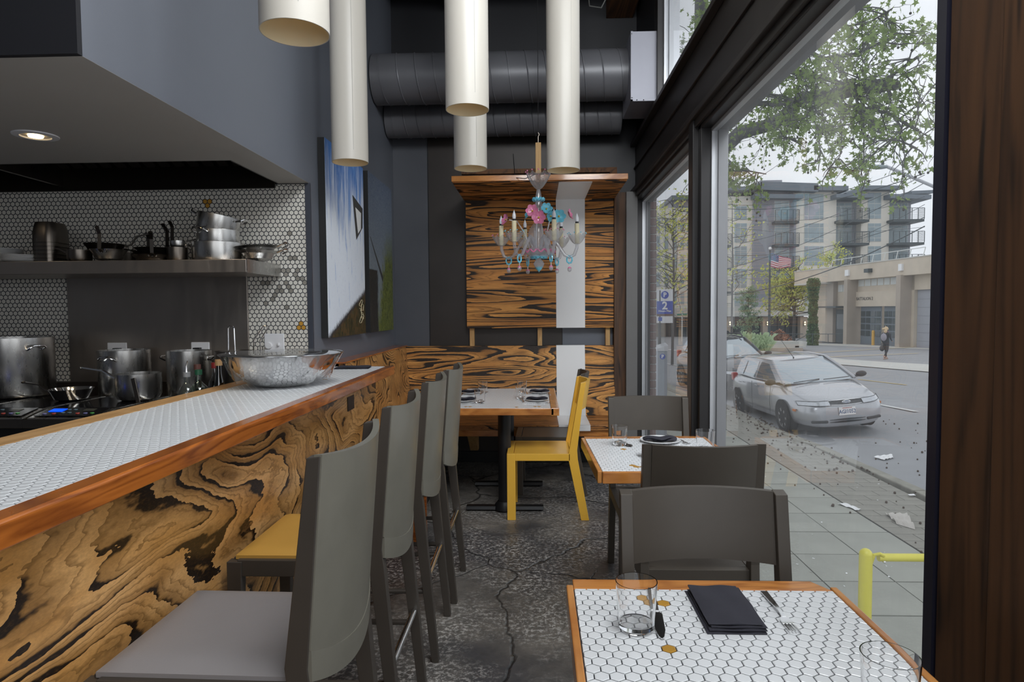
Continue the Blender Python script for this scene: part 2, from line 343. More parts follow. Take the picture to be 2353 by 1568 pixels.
# soffit over the kitchen with the hood opening
sf = B().box(-4.6, -1.42, 1.82, 3.08, 2.14, 2.2).box(-1.48, -1.42, 3.08, 3.66, 2.14, 2.2).box(-1.42, -1.3, 1.82, 3.66, 2.1395, 2.1405)
sf.box(-4.6, -3.4, 3.08, 3.66, 2.14, 2.2)
struct('wall_soffit', sf, K['soffit'])
hood = thing('extractor_hood', 'dark steel extractor hood recessed in the soffit above the pan shelf', 'extractor hood', (-2.45, 3.35, 2.14))
bm = B().box(-.95, .97, -.27, -.26, 0, .5).box(-.95, .97, -.26, .31, .49, .5).box(-.96, -.95, -.27, .31, 0, .5).box(.96, .97, -.27, .31, 0, .5)
obj('hood_shell', bm, K['rust'], hood, 0)
obj('back_panel', B().box(-.95, .96, .27, .285, -.03, .49), K['iron'], hood, 0)
obj('side_baffle', B().hexa([(-.30, -.25, .0), (-.28, -.25, .0), (-.28, .27, -.005), (-.30, .27, -.005), (-.30, -.25, .45), (-.28, -.25, .45), (-.28, .27, .45), (-.30, .27, .45)]), K['steel_d'], hood, 0)
fb = B()
for i in range(14): fb.bar((-.26 + i * .085, -.24, .3), (-.26 + i * .085, .26, .1), .05, .012)
obj('filter', fb, K['rust'], hood, 0, label='dark slatted grease filter')
struct('wall_kitchen', B().box(-4.6, -1.31, 3.66, 3.78, 0, 4.3), K['grout'])
struct('wall_far_left', B().box(-4.7, -4.6, -3, 3.78, 0, 4.3), K['wall'])
bm = B().box(-4.6, -1.5, -3.1, -3, 0, 4.3).box(.9, 1.2, -3.1, -3, 0, 4.3).box(-1.5, .9, -3.1, -3, 0, .9).box(-1.5, .9, -3.1, -3, 2.7, 4.3)
struct('wall_rear', bm, K['wall'])
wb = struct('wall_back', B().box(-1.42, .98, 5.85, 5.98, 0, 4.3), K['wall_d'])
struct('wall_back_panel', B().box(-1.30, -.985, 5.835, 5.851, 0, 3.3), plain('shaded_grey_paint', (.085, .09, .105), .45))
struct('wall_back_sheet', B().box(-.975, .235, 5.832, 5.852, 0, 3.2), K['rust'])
struct('wall_back_patch', B().box(.24, .70, 5.838, 5.852, .95, 1.35), K['wall'])
struct('baseboard_back', B().box(-1.3, .9, 5.80, 5.835, 0, .1), K['black'], bevel=.003)
struct('baseboard_left', B().box(-1.30, -1.285, 3.75, 5.8, 0, .1), K['black'])
# ---------------------------------------------------------------- glazed wall on the street side
GX = .97
fr = B()
fr.box(.90, 1.03, 3.54, 3.60, 0, 2.44).box(.87, .99, 3.60, 3.70, 0, 2.44)          # mullion between the two big panes
fr.box(.90, 1.03, 5.80, 5.87, .0, 2.44)
fr.box(.90, 1.03, .9, 5.80, .0, .07).box(.90, 1.03, .9, 5.80, 2.38, 2.44)
w1 = struct('window_1', fr, K['frame'], bevel=.004)
bd = B()
for y0, y1 in ((1.5, 3.54), (3.70, 5.80)):
    bd.box(.955, .985, y0, y1, .07, .09).box(.955, .985, y0, y1, 2.36, 2.38).box(.955, .985, y1 - .014, y1, .09, 2.36).box(.955, .985, y0, y0 + .014, .09, 2.36)
struct('window_bead', bd, K['alu'], w1, label='bright aluminium glazing bead')
rv = B().box(.985, 1.05, 1.5, 3.54, 2.36, 2.40).box(.985, 1.05, 3.70, 5.80, 2.36, 2.40).box(.985, 1.035, 3.50, 3.54, .05, 2.38).box(.985, 1.0, 5.76, 5.80, .05, 2.38)
struct('window_reveal', rv, K['reveal'], w1, label='grey outer window reveal')
for y0, y1 in ((1.5, 3.53), (3.71, 5.79)):
    struct('pane', B().quad((GX, y0, .08), (GX, y1, .08), (GX, y1, 2.37), (GX, y0, 2.37)), K['pane'], w1, label='large clear window pane')
struct('window_sill', B().box(.90, .955, 1.5, 5.8, .07, .085).box(.86, .90, 1.5, 5.8, 0, .05), K['reveal'], w1, label='grey metal sill ledge')
hd = B().box(.90, 1.04, -1, 5.85, 2.44, 2.90).box(.855, .90, -1, 5.85, 2.44, 2.47).box(.855, .90, -1, 5.85, 2.86, 2.89).box(.885, .90, -1, 5.85, 2.66, 2.675)
hd.box(.88, .90, -1, 5.85, 2.40, 2.45)
struct('wall_right_beam', hd, K['frame2'], bevel=.003)
fu = B().box(.91, 1.03, 4.86, 4.98, 2.90, 4.3).box(.93, 1.03, 3.16, 3.24, 2.90, 4.3).box(.91, 1.03, 1.0, 5.0, 2.90, 2.935)
w2 = struct('window_2', fu, K['frame'], bevel=.003)
struct('window_bead', B().box(.955, .985, 4.835, 4.86, 2.93, 4.3).box(.955, .985, 3.24, 3.255, 2.93, 4.3).box(.985, 1.06, 4.80, 4.86, 2.9, 4.3), K['alu'], w2, label='bright aluminium glazing bead')
for y0, y1 in ((3.24, 4.85), (1.5, 3.16)):
    struct('pane', B().quad((GX, y0, 2.93), (GX, y1, 2.93), (GX, y1, 4.3), (GX, y0, 4.3)), K['pane'], w2, label='upper window pane')
struct('wall_right_pier', B().box(.91, 1.05, 4.98, 5.98, 2.9, 4.3), K['wall_d'])
struct('trim_4', B().box(.80, .90, 5.70, 5.85, 0, 2.44), plain('grey_painted_pier', (.15, .145, .14), .5), bevel=.004)
struct('trim_5', B().box(.735, .80, 5.74, 5.85, 0, 2.44), K['column'])
# timber column by the camera, planks seen one by one
col = thing('timber_column', 'dark rough old timber column standing at the window on the right', 'column', (.93, 1.2, 0))
random.seed(3)
for i, (y0, y1, dx) in enumerate(((.10, .262, .0), (-.07, .097, -.004), (-.30, -.075, .002))):
    obj('plank', B().box(-.02 + dx, .30, y0, y1, 0, 4.3), K['column'], col, 0, bevel=.006)
struct('trim_6', B().box(.905, 1.06, 1.466, 1.50, 0, 2.44), plain('black_blue_jamb', (.02, .02, .035), .35))
# ---------------------------------------------------------------- hexagonal tiles
P = .0274
def hexpoly(cx, cy, r): return [(cx + r * math.sin(PI / 3 * k), cy + r * math.cos(PI / 3 * k)) for k in range(6)]
def clip(poly, x0, x1, y0, y1):
    for ax, lim, sg in ((0, x0, 1), (0, x1, -1), (1, y0, 1), (1, y1, -1)):
        out = []
        for i in range(len(poly)):
            a, b = poly[i - 1], poly[i]; da, db = sg * (a[ax] - lim), sg * (b[ax] - lim)
            if (da >= 0) != (db >= 0):
                k = da / (da - db); out.append((a[0] + (b[0] - a[0]) * k, a[1] + (b[1] - a[1]) * k))
            if db >= 0: out.append(b)
        poly = out
        if len(poly) < 3: return []
    return poly
def parea(p): return abs(sum(p[i - 1][0] * p[i][1] - p[i][0] * p[i - 1][1] for i in range(len(p)))) / 2
TR = (P / 2 - .0011) / math.cos(PI / 6)
def tileprism(b, poly, h=.0022, bev=.0015):
    cx = sum(p[0] for p in poly) / len(poly); cy = sum(p[1] for p in poly) / len(poly); n = len(poly)
    ins = [(cx + (x - cx) * (1 - bev / TR * 1.1), cy + (y - cy) * (1 - bev / TR * 1.1)) for x, y in poly]
    vs = [(x, y, -.002) for x, y in poly] + [(x, y, h - bev * .6) for x, y in poly] + [(x, y, h) for x, y in ins]
    fs = [tuple(range(3 * n - 1, 2 * n - 1, -1))] + [(i, (i + 1) % n, n + (i + 1) % n, n + i)[::-1] for i in range(n)] + [(n + i, n + (i + 1) % n, 2 * n + (i + 1) % n, 2 * n + i)[::-1] for i in range(n)]
    return b.add(vs, [f[::1] for f in fs])
HEX = {}
def hexmesh(mk):
    if mk not in HEX: HEX[mk] = tileprism(B(), hexpoly(0, 0, TR)).mesh('tile', K[mk], 25)
    return HEX[mk]
def field(parent, x0, x1, y0, y1, z, key='tile', special=None, parts=0, score=None, wall=False, skip=None, kind=None):
    """hexagonal mosaic in a rectangle; the tiles that show largest are objects, the rest one stuff part"""
    rh = P * .8660254; cells = []
    for j in range(int((y1 - y0) / rh) + 3):
        for i in range(int((x1 - x0) / P) + 3):
            cx = x0 + (i + (.5 if j % 2 else 0)) * P; cy = y0 + j * rh
            if skip and skip(cx, cy): continue
            pl = clip(hexpoly(cx, cy, TR), x0, x1, y0, y1)
            if len(pl) < 3 or parea(pl) < 6e-5: continue
            cells.append([cx, cy, pl, abs(parea(pl) - 2.598 * TR * TR) < 1e-6, key])
    for gx, gy, gk in (special or []):
        c = min(cells, key=lambda c: (c[0] - gx) ** 2 + (c[1] - gy) ** 2); c[4] = gk
    if score: cells.sort(key=lambda c: score(c[0], c[1]))
    rest = {}
    rot = (PI / 2, 0, 0) if wall else (0, 0, 0)
    for n, (cx, cy, pl, full, mk) in enumerate(cells):
        special_one = mk != key
        if n < parts or (special_one and parts):
            loc = (cx, z, cy) if wall else (cx, cy, z)
            o = obj('tile', hexmesh(mk) if full else tileprism(B(), [(x - cx, y - cy) for x, y in pl]).mesh('tile', K[mk], 25), None, parent, loc=loc, rot=rot)
            if special_one: o['label'] = 'gold tile' if mk == 'gold' else 'grey tile'
        else:
            tileprism(rest.setdefault(mk, B()), pl)
    for mk, bb in rest.items():
        o = obj('tile_field' if mk == key else 'accent_tiles', bb, K[mk], parent, 25, loc=(0, z, 0) if wall else (0, 0, z), rot=rot); o['kind'] = 'stuff'
# kitchen wall mosaic
kt = thing('wall_mosaic', 'cream hexagonal mosaic with gold and grey accents on the kitchen wall', 'wall tiles', (0, 0, 0))
rr = random.Random(5); acc = [(-1.906, 2.036, 'gold'), (-1.877, 2.036, 'gold'), (-1.892, 2.012, 'gold'), (-1.378, 1.337, 'gold'), (-1.392, 1.312, 'gold'), (-1.363, 1.312, 'gold')]
for px, py in ((662, 538), (668, 597), (675, 598), (646, 623), (683, 625), (660, 618), (673, 634), (686, 645), (697, 645), (659, 646), (614, 645), (645, 665), (640, 672), (632, 680), (628, 690), (668, 663), (672, 672), (660, 705), (614, 695), (665, 655), (655, 634), (691, 636), (601, 655), (636, 660), (10, 637), (32, 637), (48, 640), (40, 634), (664, 622)):
    p_ = at(px, py, 3.65); acc.append((p_.x, p_.z, 'tile_g'))
field(kt, -4.3, -1.327, 1.0, 2.135, 3.658, 'tile_w', acc, 300, lambda x, y: math.hypot(x + 1.4, (y - 1.45) * 1.0), wall=True, skip=lambda x, y: -2.74 < x < -1.69 and y < 1.62)
obj('grout_bed', B().box(-4.31, -1.326, 3.656, 3.664, .99, 2.14), K['grout'], kt, 0)
obj('splash_sheet', B().box(-2.75, -1.675, 3.640, 3.655, .95, 1.63), K['steel_w'], kt, 0, bevel=.002, label='smoky stainless steel splash sheet')
# switch plate and outlets
def plate_box(x0, x1, z0, z1, y, label, toggles, name='outlet', cat='outlet'):
    c = ((x0 + x1) / 2, y, (z0 + z1) / 2); th = thing(name, label, cat, c); wd, hg = (x1 - x0) / 2, (z1 - z0) / 2
    obj('cover_plate', B().box(-wd, wd, -.008, 0, -hg, hg), K['switch'], th, 0, bevel=.004)
    for dx, kind in toggles:
        if kind == 't': obj('toggle', B().box(dx - .005, dx + .005, -.022, -.008, -.012, .006), K['switch'], th, 0, bevel=.002)
        elif kind == 'k': obj('dimmer_knob', B().lathe([(0, .014), (.018, .014), (.02, 0)], 16, (dx, -.008, -.01), MX.Rotation(PI / 2, 4, 'X')), K['switch'], th)
        else: obj('plug', B().box(dx - .02, dx + .02, -.035, -.008, -.02, .018).tube([(dx, -.03, -.01), (dx + .03, -.05, -.04), (dx + .06, -.05, -.1)], .004, 6), K['black'], th, 0, bevel=.004)
    return th
plate_box(-1.586, -1.468, 1.155, 1.275, 3.656, 'white double switch plate on the mosaic behind the mixing bowl', [(-.03, 'k'), (.028, 't')], 'light_switch', 'switch')
plate_box(-2.515, -2.398, 1.13, 1.228, 3.640, 'white outlet with a black plug behind the two-handled pot', [(0.01, 'p')])
plate_box(-2.014, -1.905, 1.13, 1.228, 3.640, 'grey outlet with a black plug right of the two-handled pot', [(-.01, 'p')])
# ceiling downlight
dl = thing('recessed_downlight', 'lit recessed downlight in the grey kitchen soffit', 'ceiling light', (-2.07, 2.6, 2.14))
obj('trim_ring', B().lathe([(.052, .02), (.056, -.006), (.082, -.004), (.084, .002)], 28), K['switch'], dl)
obj('lens', B().lathe([(0, .0), (.05, .004)], 20, (0, 0, .004)), K['soffit'], dl)
obj('lamp', B().lathe([(0, -.010), (.026, -.008), (.03, .002)], 16), K['lampglow'], dl, label='glowing yellow lamp')
sl = bpy.data.lights.new('downlight', 'SPOT'); sl.energy = 7; sl.color = (1, .78, .5); sl.spot_size = 2.2; sl.spot_blend = .9; sl.shadow_soft_size = .05
so = bpy.data.objects.new('downlight', sl); C.objects.link(so); so.location = (-2.07, 2.6, 2.10)
for x_, e_ in ((-1.75, 2.5), (-2.9, 1.0)):
    sl = bpy.data.lights.new('hood_lamp', 'SPOT'); sl.energy = e_; sl.color = (1, .82, .6); sl.spot_size = 2.4; sl.spot_blend = 1; sl.shadow_soft_size = .08
    so = bpy.data.objects.new('hood_lamp', sl); C.objects.link(so); so.location = (x_, 2.75, 2.08); so.rotation_euler = (.35, 0, 0)
# ---------------------------------------------------------------- pan shelf and what stands on it
sh = thing('wall_shelf', 'stainless steel wall shelf above the hobs holding pans', 'shelf', (-2.5, 3.44, 1.605))
obj('shelf_board', B().box(-.9, 1.018, -.22, .215, .0, .068), K['steel_w'], sh, 0, bevel=.003)
obj('end_cap', B().box(1.018, 1.022, -.221, .215, -.001, .069), K['steel'], sh, 0, label='brighter brushed end of shelf')
SZ = 1.675
def body_prof(r, h, flare=0, th=.003, round_=.015):
    return [(0, 0), (r - round_, 0), (r - round_ * .3, round_ * .3), (r, round_), (r + flare, h), (r + flare - th, h), (r - th, round_), (r - round_ - th, th), (0, th)]
def pan(name, label, cat, c, r, h, mat='steel', flare=.0, handle=None, ang=0, loops=None, tilt=None, group=None, hl=.18, rise=.05, round_=.015):
    th = thing(name, label, cat, c, 0, group)
    if tilt: th.rotation_euler = tilt
    obj('pan_body', B().lathe(body_prof(r, h, flare, round_=round_), 36), K[mat], th, 40)
    R_ = r + flare
    if handle:
        d = V((math.cos(ang), math.sin(ang), 0)); z = h * .72; side = V((-d.y, d.x, 0)); bb = B()
        pts = [d * R_ * .99 + V((0, 0, z)), d * (R_ + .03) + V((0, 0, z + .012)), d * (R_ + hl * .45) + V((0, 0, z + rise * .75)), d * (R_ + hl) + V((0, 0, z + rise))]
        for a, q in zip(pts, pts[1:]): bb.bar(a, q, .016, .007, side)
        bb.sph(pts[-1], .011, 1, 1, .6)
        obj('handle', bb, K[handle], th, 40)
        rv_ = B()
        for s_ in (-.018, 0, .018): rv_.sph(d * R_ + side * s_ + V((0, 0, z)), .006, n=8, m=4)
        obj('rivet', rv_, K['chrome'], th)
    for la in (loops or []):
        d = V((math.cos(la), math.sin(la), 0)); s_ = V((-d.y, d.x, 0)); z = h * .8; q = .038
        obj('loop_handle', B().tube([d * R_ + s_ * -q + V((0, 0, z)), d * (R_ + .028) + s_ * -q + V((0, 0, z + .012)), d * (R_ + .034) + s_ * (-q * .6) + V((0, 0, z + .022)), d * (R_ + .034) + s_ * (q * .6) + V((0, 0, z + .022)), d * (R_ + .028) + s_ * q + V((0, 0, z + .012)), d * R_ + s_ * q + V((0, 0, z))], .005, 8), K['chrome'], th)
    return th
ORD = ('bottom', 'second', 'third', 'fourth', 'fifth', 'sixth', 'seventh', 'eighth', 'top')
for i in range(9):
    o = tag(obj('dinner_plate', B().lathe([(0, 0), (.07, 0), (.125, .010), (.128, .012), (.124, .013), (.07, .004), (0, .004)], 36), K['plate'], loc=(-2.98, 3.42, SZ + i * .009)),
            'white dinner plate, %s of nine from below in the taller back stack' % ORD[i], 'plate', 'plates in the taller stack on the pan shelf')
for i in range(5):
    tag(obj('dinner_plate', B().lathe([(0, 0), (.06, 0), (.105, .008), (.108, .010), (.104, .011), (.06, .004), (0, .004)], 36), K['plate'], loc=(-2.76, 3.36, SZ + i * .0075)),
        'white plate, %s from below in the low front stack on the shelf' % (ORD[i] if i < 4 else 'topmost'), 'plate', 'plates in the lower stack on the pan shelf')
def insert_pan():
    b = B()
    def S(u, v):
        a = u * 2 * PI; k = 1 - .18 * (1 - v) ** 3; z = v * .11; e = 4
        c_, s_ = math.cos(a), math.sin(a); rr_ = (abs(c_) ** e + abs(s_) ** e) ** (-1 / e)
        return (.062 * k * c_ * rr_, .08 * k * s_ * rr_, .11 - z)
    b.grid(S, 28, 6); n = len(b.v); b.grid(lambda u, v: tuple(V(S(u, 0)) * V((1 - v, 1 - v, 1)).length if 0 else (S(u, 0)[0] * (1 - v), S(u, 0)[1] * (1 - v), S(u, 0)[2])), 28, 1)
    b.grid(lambda u, v: (S(u, 1)[0] * (1 + .16 * v), S(u, 1)[1] * (1 + .12 * v), 0), 28, 1); return b
ib = insert_pan(); ime = ib.mesh('insert', K['steel_d'], 40)
for i in range(6):
    o = tag(obj('insert_pan', ime, None, loc=(-2.63, 3.38, SZ + .001 + i * .021)), 'upturned steel insert pan, %s of the leftmost nested pile on the shelf' % ('lowest', 'second', 'third', 'fourth', 'fifth', 'topmost')[i], 'insert pan', 'nested insert pans')
pan('saucepan', 'small steel saucepan with its handle pointing left on the shelf', 'saucepan', (-2.43, 3.32, SZ), .058, .062, 'steel_d', handle='steel_d', ang=PI - .1, hl=.13, rise=.035)
pan('saute_pan', 'shiny bowl-shaped steel pan with riveted handle facing front on the shelf', 'pan', (-2.27, 3.32, SZ), .075, .062, 'steel', .014, 'steel_d', -PI / 2 + .25, hl=.05, rise=.12, round_=.04)
pan('frying_pan', 'black frying pan lying across the saucepans left on the shelf', 'pan', (-2.36, 3.42, SZ + .068), .085, .035, 'iron', .016, 'iron', .35, hl=.12, rise=.075)
pan('saucepan', 'steel saucepan under the black frying pan on the shelf', 'saucepan', (-2.33, 3.50, SZ), .08, .062, 'steel_d')
pan('frying_pan', 'seasoned frying pan, bottom of the middle pile on the shelf', 'pan', (-2.04, 3.34, SZ), .085, .032, 'steel_d', .02, 'iron', -PI / 2 + .5, hl=.09, rise=.11)
pan('frying_pan', 'seasoned frying pan, middle of the middle pile on the shelf', 'pan', (-2.05, 3.36, SZ + .022), .085, .030, 'steel_d', .02, 'iron', PI * .9, hl=.10, rise=.03)
pan('frying_pan', 'black frying pan topping the middle pile on the shelf', 'pan', (-2.05, 3.37, SZ + .044), .082, .028, 'iron', .02, 'iron', .55, hl=.11, rise=.07)
pan('saucepan', 'small steel saucepan with handle sticking up between two piles', 'saucepan', (-2.17, 3.54, SZ), .045, .085, 'steel', handle='iron', ang=PI * .75, hl=.05, rise=.12)
pan('saucepan', 'narrow steel saucepan with steep black handle left of the stockpots', 'saucepan', (-1.91, 3.34, SZ), .052, .072, 'steel_d', handle='iron', ang=PI * .86, hl=.06, rise=.15)
pan('saucepan', 'small steel saucepan standing on another left of the stockpots', 'saucepan', (-1.915, 3.36, SZ + .074), .04, .035, 'steel', handle='iron', ang=PI * .8, hl=.05, rise=.12)
pan('casserole', 'wide steel casserole under two others on the shelf', 'casserole', (-1.715, 3.40, SZ), .132, .098, 'steel', loops=[.35, PI - .2])
pan('casserole', 'middle steel casserole of the leaning pile on the shelf', 'casserole', (-1.715, 3.40, SZ + .08), .108, .085, 'steel', loops=[-PI / 2 - .35])
pan('casserole', 'tilted steel casserole topping the pile on the shelf', 'casserole', (-1.722, 3.40, SZ + .155), .108, .095, 'steel', loops=[0, PI], tilt=(0, math.radians(12), 0))
pan('saute_pan', 'steel saute pan at the right end of the shelf, lower of two', 'pan', (-1.50, 3.40, SZ), .085, .052, 'steel', .035, 'chrome', PI + .25, loops=[0], hl=.2, rise=.05, round_=.04)
pan('saute_pan', 'steel saute pan at the right end of the shelf, upper of two', 'pan', (-1.50, 3.41, SZ + .028), .085, .050, 'steel', .037, 'chrome', PI + .15, loops=[.0], hl=.2, rise=.03, tilt=(0, math.radians(-3), 0), round_=.04)
# ---------------------------------------------------------------- cooking line
kc = thing('kitchen_counter', 'dark kitchen counter run under the induction hobs', 'counter', (-2.4, 3.2, 0))
obj('worktop', B().box(-1.3, .93, -.42, .45, .88, .925), K['steel_d'], kc, 0, bevel=.003)
obj('base_cabinet', B().box(-1.3, .93, -.38, .45, 0, .88), K['black'], kc, 0)
obj('upstand', B().box(-1.3, .93, .40, .45, .925, 1.0), K['rust'], kc, 0)
def hob(x, label):
    h = thing('induction_hob', label, 'hob', (x, 3.02, .925)); wd = .165
    bdy = B().prism([(-.26, .0), (.30, .0), (.30, .03), (-.14, .03), (-.26, .006)], 'x', -wd, wd); obj('housing', bdy, K['steel'], h, 0, bevel=.003)
    obj('glass_top', B().box(-wd + .015, wd - .015, -.12, .28, .030, .033), K['bglass'], h, 0)
    s0 = V((0, -.14, .031)); s1 = V((0, -.25, .010)); d = (s1 - s0).normalized(); n_ = V((0, -d.z, d.y)) * -1
    n_ = V((0, -.197, .98))
    def on(px, v, hgt): return V((px, 0, 0)) + s0.lerp(s1, v) + n_ * hgt
    def patch(nm, xa, xb, va, vb, hg, mt, lab=None):
        obj(nm, B().hexa([on(xa, vb, 0), on(xb, vb, 0), on(xb, va, 0), on(xa, va, 0), on(xa, vb, hg), on(xb, vb, hg), on(xb, va, hg), on(xa, va, hg)]), mt, h, 0, label=lab)
    patch('control_panel', -wd + .02, wd - .02, .0, .95, .004, K['bglass'])
    patch('display', -wd + .05, -wd + .115, .16, .50, .006, K['lcd'], 'glowing blue display')
    patch('display', .04, .09, .16, .42, .006, plain('dim_display', (.06, .06, .05), .3), 'dark display')
    for bx, bv, mk in ((-.11, .75, 'lav'), (-.07, .72, 'red'), (-.035, .25, 'gry'), (-.005, .25, 'gry'), (-.035, .62, 'gry'), (-.005, .62, 'gry'), (.04, .7, 'red'), (.075, .68, 'lav'), (.105, .66, 'grn')):
        cc = {'lav': (.18, .18, .42), 'red': (.5, .07, .05), 'gry': (.10, .16, .20), 'grn': (.07, .35, .07)}[mk]
        mk2 = 'btn_' + mk
        if mk2 not in K: K[mk2] = plain('button_' + {'lav': 'lavender', 'red': 'red', 'gry': 'slate', 'grn': 'green'}[mk], cc, .4)
        p_ = on(bx, bv, .004)
        obj('button', B().lathe([(0, .003), (.008, .003), (.009, 0)], 12, p_), K[mk2], h)
for x, l in ((-1.775, 'induction hob with a half-hidden blue display behind the bar'), (-2.13, 'induction hob with a fully visible glowing blue display'), (-2.48, 'induction hob under the big stockpot'), (-2.83, 'leftmost induction hob past the big stockpot')): hob(x, l)
PZ = .959
pan('stockpot', 'large tall brushed steel stockpot on the left hob', 'stockpot', (-2.82, 3.32, PZ), .185, .315, 'steel', loops=[-.35, PI - .35], round_=.02)
pan('stockpot', 'steel stockpot with oval loop handle against the splash sheet', 'stockpot', (-2.30, 3.46, .926), .13, .27, 'steel', loops=[-PI / 2, PI / 2])
pan('stockpot', 'steel pot with thin wire handle right of the two-handled stockpot', 'stockpot', (-1.93, 3.46, .926), .115, .265, 'steel', loops=[.1, PI])
pan('stockpot', 'dark steel pot with strainers beside the mixing bowl', 'stockpot', (-1.64, 3.40, .926), .105, .265, 'steel_d', loops=[PI])
pan('saucepan', 'steel saucepan with long curved handle pointing left on the hob', 'saucepan', (-2.03, 3.16, PZ), .105, .135, 'steel', handle='chrome', ang=PI - .12, hl=.22, rise=.065, round_=.03)
pan('frying_pan', 'small shiny steel frying pan on the hob beside the big stockpot', 'pan', (-2.37, 3.14, PZ), .085, .06, 'chrome', .015, 'steel_d', PI + .05, hl=.14, rise=.05, round_=.03)
tg = thing('ladle', 'steel ladle with an eyelet handle hooked on the long-handled saucepan', 'ladle', (-1.985, 3.045, 1.0))
obj('handle', B().bar((0, 0, .08), (.03, -.01, -.04), .022, .004), K['steel_d'], tg, 0, bevel=.003)
for (x, y, a, lb) in ((-1.64, 3.36, 0, 'upright wire strainer handle standing in the dark pot'), (-1.475, 3.30, .5, 'leaning wire strainer handle in front of the switch plate')):
    s_ = thing('strainer', lb, 'strainer', (x, y, 1.19))
    obj('wire_handle', B().tube([(-.018, 0, -.02), (-.016, 0, .06), (-.015 + .09 * a, 0, .125), (-.008 + .09 * a, 0, .137), (.010 + .09 * a, 0, .137), (.017 + .09 * a, 0, .125), (.018, 0, .06), (.020, 0, -.02)], .0032, 8), K['chrome'], s_)
    obj('basket', B().lathe([(.055, 0), (.058, .004), (.05, -.06), (.03, -.09), (0, -.095)], 20, (0, 0, -.02)), K['steel_d'], s_)
pt = pan('saucepan', 'shallow steel pan with rim just showing under the switch plate', 'saucepan', (-1.43, 3.30, 1.066 - .001), .08, .115, 'steel')
# bottles between bar and hobs
def bottle(x, y, label, h, r, col, cap, capc, pour=False):
    b_ = thing('bottle', label, 'bottle', (x, y, .926)); mk = 'bg_' + cap
    K[mk] = glass_thin('bottle_glass_' + cap, col, .03, 0, boost=3)
    obj('bottle_glass', B().lathe([(0, 0), (r, .0), (r, h * .45), (r * .85, h * .58), (.013, h * .72), (.012, h * .92), (.015, h * .93), (.015, h * .95)], 20), K[mk], b_)
    obj('contents', B().lathe([(0, .004), (r * .9, .004), (r * .9, h * .32), (0, h * .32)], 20), plain('liquid_' + cap, tuple(x_ * .4 for x_ in col), .1), b_)
    obj('cap', B().lathe([(.017, h * .88), (.017, h), (0, h)], 16), plain('cap_' + cap, capc, .4), b_)
    if pour: obj('pourer', B().tube([(0, 0, h), (0, 0, h + .03), (.006, 0, h + .055)], [.006, .004, .003], 8), K['chrome'], b_)
bottle(-1.70, 3.02, 'clear glass bottle with a steel pourer among the bottles', .185, .04, (.8, .83, .82), 'grey', (.3, .3, .3), True)
bottle(-1.625, 2.99, 'squat bottle with a dark green collar and pale cap', .20, .045, (.75, .85, .78), 'green', (.02, .10, .05))
bottle(-1.60, 3.10, 'clear bottle with a dark red cap', .225, .035, (.8, .8, .8), 'red', (.25, .02, .02))
bottle(-1.55, 3.04, 'black bottle with a cork top, tallest of the bottles', .245, .024, (.03, .03, .03), 'cork', (.5, .3, .14))
bottle(-1.70, 3.12, 'slim brown bottle behind the clear pourer bottle', .215, .018, (.2, .06, .03), 'brown', (.12, .05, .04))
# ---------------------------------------------------------------- bar counter
bar = thing('bar_counter', 'long bar with white hexagonal tile top and burnt plywood front', 'bar counter', (-1.15, 2.3, 0))
BX, BY = -1.15, 2.3
def loc(b): return b.xf(MX.Translation((-BX, -BY, 0)))
obj('front_edge', loc(B().prism([(-.925, 1.012), (-.876, 1.012), (-.873, 1.058), (-.879, 1.063), (-.925, 1.063)], 'y', .35, 3.88)), K['edge'], bar, 0, bevel=.003, label='orange varnished front edge')
obj('back_edge', loc(B().prism([(-1.46, 1.02), (-1.375, 1.02), (-1.375, 1.063), (-1.455, 1.066)], 'y', .35, 3.655)), K['strip'], bar, 0, bevel=.003, label='pale wooden back strip')
obj('end_edge', loc(B().box(-1.29, -.925, 3.86, 3.88, 1.012, 1.062)), K['edge'], bar, 0, bevel=.002)
obj('deck', loc(B().box(-1.375, -.925, .35, 3.65, 1.015, 1.0585).box(-1.295, -.925, 3.65, 3.862, 1.015, 1.0585)), K['grout'], bar, 0)
obj('front_panel', loc(B().box(-.965, -.945, .35, 3.06, 0, 1.012)), K['burnt_bar'], bar, 0)
obj('front_panel', loc(B().box(-.965, -.947, 3.066, 3.70, 0, 1.012)), K['burnt_bar'], bar, 0, label='narrower far front panel')
obj('outlet', loc(B().box(-.947, -.943, 3.13, 3.24, .90, .97)), K['black'], bar, 0, label='small dark outlet under the edge')
obj('back_panel', loc(B().box(-1.43, -1.41, .35, 3.65, 0, 1.02)), K['black'], bar, 0)
field(bar, -1.375 - BX, -.926 - BX, .36 - BY, 3.645 - BY, 1.0600, 'tile', [(-1.05 - BX, 3.14 - BY, 'gold')], 300, lambda x, y: y if y + BY > 1.15 else 99)
field(bar, -1.292 - BX, -.926 - BX, 3.65 - BY, 3.858 - BY, 1.0600, 'tile')
